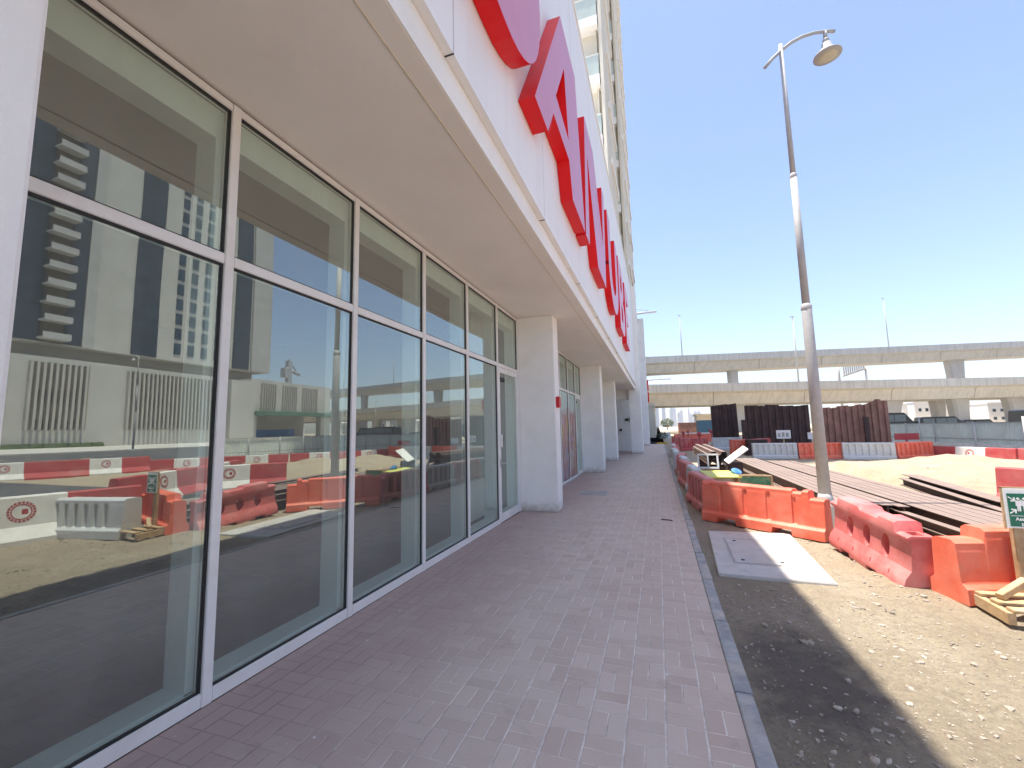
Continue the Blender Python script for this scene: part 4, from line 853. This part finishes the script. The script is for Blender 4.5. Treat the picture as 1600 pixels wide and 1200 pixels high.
# ================================================================ FAR THINGS
def car(root,L_=4.8,H=1.95,van=True):
    m_=MB(); W_=.9
    pr=[(-L_/2,.35),(-L_/2,1.0),(-L_/2+.1,H-.1),(-L_/2+.3,H),(L_*.18,H),(L_*.30,1.15),(L_/2-.1,.98),(L_/2,.6),(L_/2,.35)]
    m_.prism(pr,-W_,W_,'y'); m_.build('body',M_car,root,bevel=.05)
    g_=MB()
    for s in (-1,1):
        for a,b_ in ((-L_*.44,-L_*.22),(-L_*.19,.0),(.06,L_*.19)): g_.box(a,s*W_-.012,1.12,b_,s*W_+.012,H-.2)
    g_.build('window',M_cgl,root)
    for a in (-L_*.32,L_*.32):
        for s in (-1,1):
            w_=MB(); w_.tube([(a,s*W_-.12*s,.34),(a,s*W_+.02*s,.34)],.34,16); w_.build('wheel',M_black,root)
V=None
for i,(x,y,rz,sc,lab) in enumerate(((32.2,71,2,1.42,'dark four wheel drive parked behind the fence, nearest the big pier'),(37.4,70,-4,1.08,'low dark car parked between two piers'),(47.5,69.5,3,1.4,'dark minibus parked behind the fence at the right'),(51.6,70,0,1.3,'dark van half behind the rightmost pier'),(43.2,74,1,.85,'small dark car parked farther back'))):
    if V is None: V=o=thing('parked_car',(x,y,0),lab,'car','dark vehicles parked beyond the fence'); car(o)
    else: o=copy_tree(V); tag(o,lab,'car','dark vehicles parked beyond the fence')
    o.location=(x,y,0); o.rotation_euler=(0,0,R(rz)); o.scale=(sc,sc,sc)
def villa(root,w,d,h):
    m_=MB(); m_.box(0,0,0,w,d,h); m_.box(w*.55,-1.2,0,w*.9,0,h*.62); m_.box(-.2,-.2,h,w+.2,d+.2,h+.5); m_.build('wall',M_villa,root)
    for fx in (.12,.33,.66):
        for fz in (.2,.6):
            g_=MB(); yy=-1.23 if fx>.6 and fz<.5 else -.03
            g_.box(w*fx,yy,h*fz,w*(fx+.09),yy+.05,h*(fz+.14)); g_.build('window',M_twin,root)
    m_=MB(); m_.box(w*.7,1,h+.5,w*.95,d*.5,h+2.2); m_.build('roof_room',M_villa,root)
V=None
for i,x in enumerate((70,86,101,118,134,151,170)):
    lab='white two storey villa far beyond the overpass, number place %s'%ords[i] if False else 'white villa far beyond the overpass, %s from the left'%(['first','second','third','fourth','fifth','sixth','seventh'][i])
    if V is None: V=o=thing('villa',(x,205,0),lab,'house','white villas beyond the overpass'); villa(o,10.5,12,8.2)
    else: o=copy_tree(V); tag(o,lab,'house','white villas beyond the overpass')
    o.location=(x,205+(i%3)*5,0); o.scale=(1,1,1+.1*((i*7)%3-1))
# skyline
random.seed(3)
for i in range(26):
    y=900+random.uniform(0,900); t=random.uniform(-.012,.085); x=2.6+t*y; h=y*random.uniform(.020,.058)*(1.15-t*7 if t>.03 else 1); w=y*random.uniform(.003,.008)
    m_=MB(); m_.box(x,y,0,x+w,y+w,max(h,10)); m_.box(x+w*.3,y+w*.3,max(h,10),x+w*.7,y+w*.7,max(h,10)*1.12)
    tag(m_.build("skyline_tower",M_farb),"hazy distant high rise seen under the overpass",'building','hazy skyline towers seen under the overpass')
def crane(x,y,h,jib,ang,lab):
    T_=thing('tower_crane',(x,y,0),lab,'crane','tower cranes on the horizon')
    m_=MB(); m_.box(-1,-1,0,1,1,h+4)
    m_.build('mast',M_farb,T_)
    m_=MB(); a=R(ang); 
    m_.tube([(-jib*.3*math.cos(a),-jib*.3*math.sin(a),h),(jib*math.cos(a),jib*math.sin(a),h)],.8,6); m_.tube([(0,0,h+5),(jib*.7*math.cos(a),jib*.7*math.sin(a),h+.8)],.3,5); m_.build('jib',M_farb,T_)
    m_=MB(); m_.box(-jib*.32*math.cos(a)-1,-jib*.3*math.sin(a)-1,h-4,-jib*.22*math.cos(a)+1,-jib*.3*math.sin(a)+1,h); m_.build('counterweight',M_farb,T_)
crane(-12,330,88,18,0,'pale tower crane jib above the decks beside the pier')
crane(-10,420,46,26,0,'pale tower crane jib between the two decks')
crane(150,142,30,16,60,'tower crane reflected above the low podium')
# odds and ends down the street
mb=MB(); mb.box(8.2,68,0,10.2,72,2.4); tag(mb.build('site_container',M_teal,bevel=.03),'teal site container beyond the free standing steel sheet','container')
mb=MB(); mb.box(6,80,0,9.6,84,2.2); tag(mb.build('rusty_container',M_pile2,bevel=.03),'rust brown container left of the teal one','container')
mb=MB(); mb.box(12,118,0,20,126,4.2); mb.box(11.7,117.7,4.2,20.3,126.3,4.6); tag(mb.build('low_building',M_cream),'low cream building under the overpass far away','building')
mb=MB(); mb.box(-8,66,0,2.2,90,4.6); mb.box(-8.2,65.8,4.6,2.3,90.2,5.0)
for k in range(5): mb.box(2.18,67.5+k*4.5,1,2.24,69+k*4.5,3.6)
tag(mb.build('end_building',M_cream),'beige building end beyond the retail facade','building')
def leafball(name,c,rad,n,lab,cat,th=None):
    T_=thing(name,(c[0],c[1],0),lab,cat); m_=MB()
    for i in range(n):
        d=Vector((random.gauss(0,1),random.gauss(0,1),random.gauss(0,1))).normalized()*random.uniform(.35,1)**.6; p=Vector((d.x*rad,d.y*rad,c[2]+d.z*rad*.75)); s=rad*.11
        a=Vector((random.uniform(-1,1),random.uniform(-1,1),random.uniform(-1,1))).normalized(); b_=a.orthogonal().normalized()
        m_.add([p-a*s,p+b_*s*.6,p+a*s,p-b_*s*.6],[(0,1,2,3)])
    m_.build('crown',M_leaf,T_)
    m_=MB(); m_.tube([(0,0,0),(0,0,c[2])],[rad*.09,rad*.04],8); m_.tube([(0,0,c[2]*.6),(rad*.4,0,c[2]*1.1)],[rad*.04,rad*.02],6); m_.build('trunk',M_wood,T_)
leafball('tree',(6.5,210,3.2),3.0,500,'pale dusty tree under the overpass on the left','tree')
leafball('shrub',(3.15,58,.45),.6,400,'low green shrub at the far end of the facade','shrub')
leafball('tree',(118,185,4.5),4.0,700,'green tree among the white villas','tree')
# black and yellow kerb block
for i,(x0_,x1_,mt,lab) in enumerate(((1.7,2.4,M_black,'black painted kerb block at the end of the paving'),(2.4,3.3,M_paintY,'yellow painted kerb block at the end of the paving'))):
    mb=MB(); mb.box(x0_,42.0,-.05,x1_,42.3,.14); tag(mb.build('kerb_block',mt,bevel=.02),lab,'kerb block')
# cones / red posts down the street
pr=None
for i,(x,y) in enumerate(((4.3,33),(5.1,41),(6.6,37),(4.9,27.5),(8.0,52))):
    if pr is None:
        pr=o=thing('warning_post',(x,y,0),'','warning post','red warning posts down the street')
        m_=MB(); m_.lathe([(.16,0),(.16,.06),(.05,.08),(.045,1.0),(.0,1.02)],(0,0,0),12); m_.build('post',M_jr,o); m_=MB(); m_.lathe([(.09,1.0),(.11,1.05),(.11,1.2),(.0,1.25)],(0,0,0),12); m_.build('lamp',M_jr,o)
    else: o=copy_tree(pr)
    o.location=(x,y,0); tag(o,['red warning post beside the dark red barrier','red warning post before the long orange barrier','red warning post left of the steel sheet','red warning post nearest the kerb row','red warning post by the containers'][i],'warning post','red warning posts down the street')

M_opp=plain('opposite_grey_beige_render',(.56,.545,.50),.8,var=.05,scale=.25,bmp=0,dirt=(.42,.40,.36),dscale=.15,damt=.4)
# ================================================================ OPPOSITE SIDE, seen in the glass
PD=thing('opposite_podium',(101,60,0),'pale car park podium with vertical louvres on the far side of the road','building')
mb=MB(); mb.box(101,-60,0,140,78,16.4); mb.box(99.6,78,0,140,84.5,16.0); mb.box(101,84.5,8.2,125,114,17); mb.box(101,84.5,0,103,86.5,8.2); mb.box(101,110,0,103,114,8.2); mb.box(112,84.5,0,125,114,8.2)
mb.build('wall',M_opp,PD,True)
for i,(a,b_) in enumerate(((-50,-32),(-28,-8),(-4,14),(18,38.5),(41.5,50),(56,76.5))):
    m_=MB(); yy=a
    while yy<b_: m_.box(100.2,yy,3.4,100.9,yy+.36,15.4); yy+=.85
    m_.build('louvre_screen',M_concd,PD,True); m_=MB(); m_.box(100.95,a,3.4,100.985,b_,15.4); m_.build('louvre_backing',M_intc,PD,True)
    for z0_,z1_ in ((8.2,10.6),(3.5,5.2)):
        m_=MB(); m_.box(100.93,a+1,z0_,100.99,b_-1,z1_); m_.build('dark_opening',M_dark,PD,True)
for a,b_ in ((87.3,92),(94.3,99.5),(102,108)):
    m_=MB(); yy=a
    while yy<b_: m_.box(100.3,yy,8.6,100.9,yy+.3,16); yy+=.7
    m_.build('louvre_screen',M_concd,PD,True); m_=MB(); m_.box(100.93,a,11,100.99,b_,13.4); m_.build('dark_opening',M_dark,PD,True)
mb=MB(); mb.box(98.8,84.6,7.0,101,114,8.18); mb.build('green_canopy',plain('canopy_green',(.10,.19,.14),.6),PD,True)
mb=MB(); mb.box(111.8,86.5,.2,111.95,110,3.2); mb.build('blue_shopfront',plain('blue_shopfront',(.05,.22,.55),.5),PD,True)
OT=thing('opposite_tower',(112,65,17),'tall tower on the podium opposite with blue glass strips and stacked balconies','building')
mb=MB(); mb.box(104,38,19.4,150,92,140); mb.build('wall',M_opp,OT,True)
mb=MB(); mb.box(108,40,16.4,148,90,19.4); mb.build('recessed_storey',M_concd,OT,True)
for (a,b_,mt) in ((38.1,43.5,M_tblue),(47.0,49.6,M_tblue),(57.9,62.8,M_tblue),(81,85.5,M_tblue)):
    m_=MB(); m_.box(103.7,a,19.6,103.97,b_,139); 
    m_.build('glass_strip',mt,OT,True)
m_=MB(); m_.box(103.5,49.7,19.5,103.96,51.5,139); m_.box(103.4,86.0,19.5,103.96,91.9,139); m_.build('pale_panel',M_conc,OT,True)
m_=MB(); m_.box(103.9,43.5,19.5,103.97,47,139); m_.build('dark_recess',M_intc,OT,True)
for k in range(34):
    z=20+k*3.4; m_=MB(); m_.box(101.6,43.2,z,103.9,47.2,z+.35); m_.box(101.6,43.2,z+.35,101.75,47.2,z+1.2); m_.build('balcony',M_intc if k%1 else M_conc,OT,True)
for k in range(30):
    z=21+k*3.6; m_=MB()
    for yy in (66.5,69.6,72.8,76): m_.box(103.85,yy,z,103.98,yy+1.5,z+2.7)
    m_.build('window',M_twin,OT,True)
mb=MB(); mb.box(101.5,30,15,103,31,18); 
L2=thing('street_lamp',(60,35,0),'street lamp by the far verge seen reflected in the nearest pane','street lamp'); lampmesh(L2,10); L2.scale=(1.2,1.2,1.2)
random.seed(5)
mb=MB()
yy=-10
while yy<52: mb.add(*(lambda c:([(c[0]+dx_*.6,c[1]+dy_*.9,.16+dz*.8) for dx_,dy_,dz in ((-1,-1,0),(1,-1,0),(1,1,0),(-1,1,0),(-.7,-.8,1),(.7,-.8,.9),(.7,.8,1.1),(-.7,.8,1))],[(0,1,5,4),(1,2,6,5),(2,3,7,6),(3,0,4,7),(4,5,6,7)]))((99.5+random.uniform(-.2,.2),yy))); yy+=1.7
tag(mb.build('hedge',M_leaf),'low clipped green hedge at the foot of the podium opposite','hedge')

# ================================================================ HAZE
hm=bpy.data.materials.new('haze_air'); hm.use_nodes=True; nt=hm.node_tree; nt.nodes.clear()
o_=N(nt,'ShaderNodeOutputMaterial'); pv=N(nt,'ShaderNodeVolumePrincipled'); pv.inputs['Color'].default_value=(.92,.95,1,1); pv.inputs['Density'].default_value=.0003; pv.inputs['Anisotropy'].default_value=.3
nt.links.new(pv.outputs[0],o_.inputs['Volume'])
mb=MB(); mb.box(-300,-250,-1.3,900,2100,170); hz=mb.build('haze',hm); tag(hz,'pale dusty haze in the air',kind='stuff')
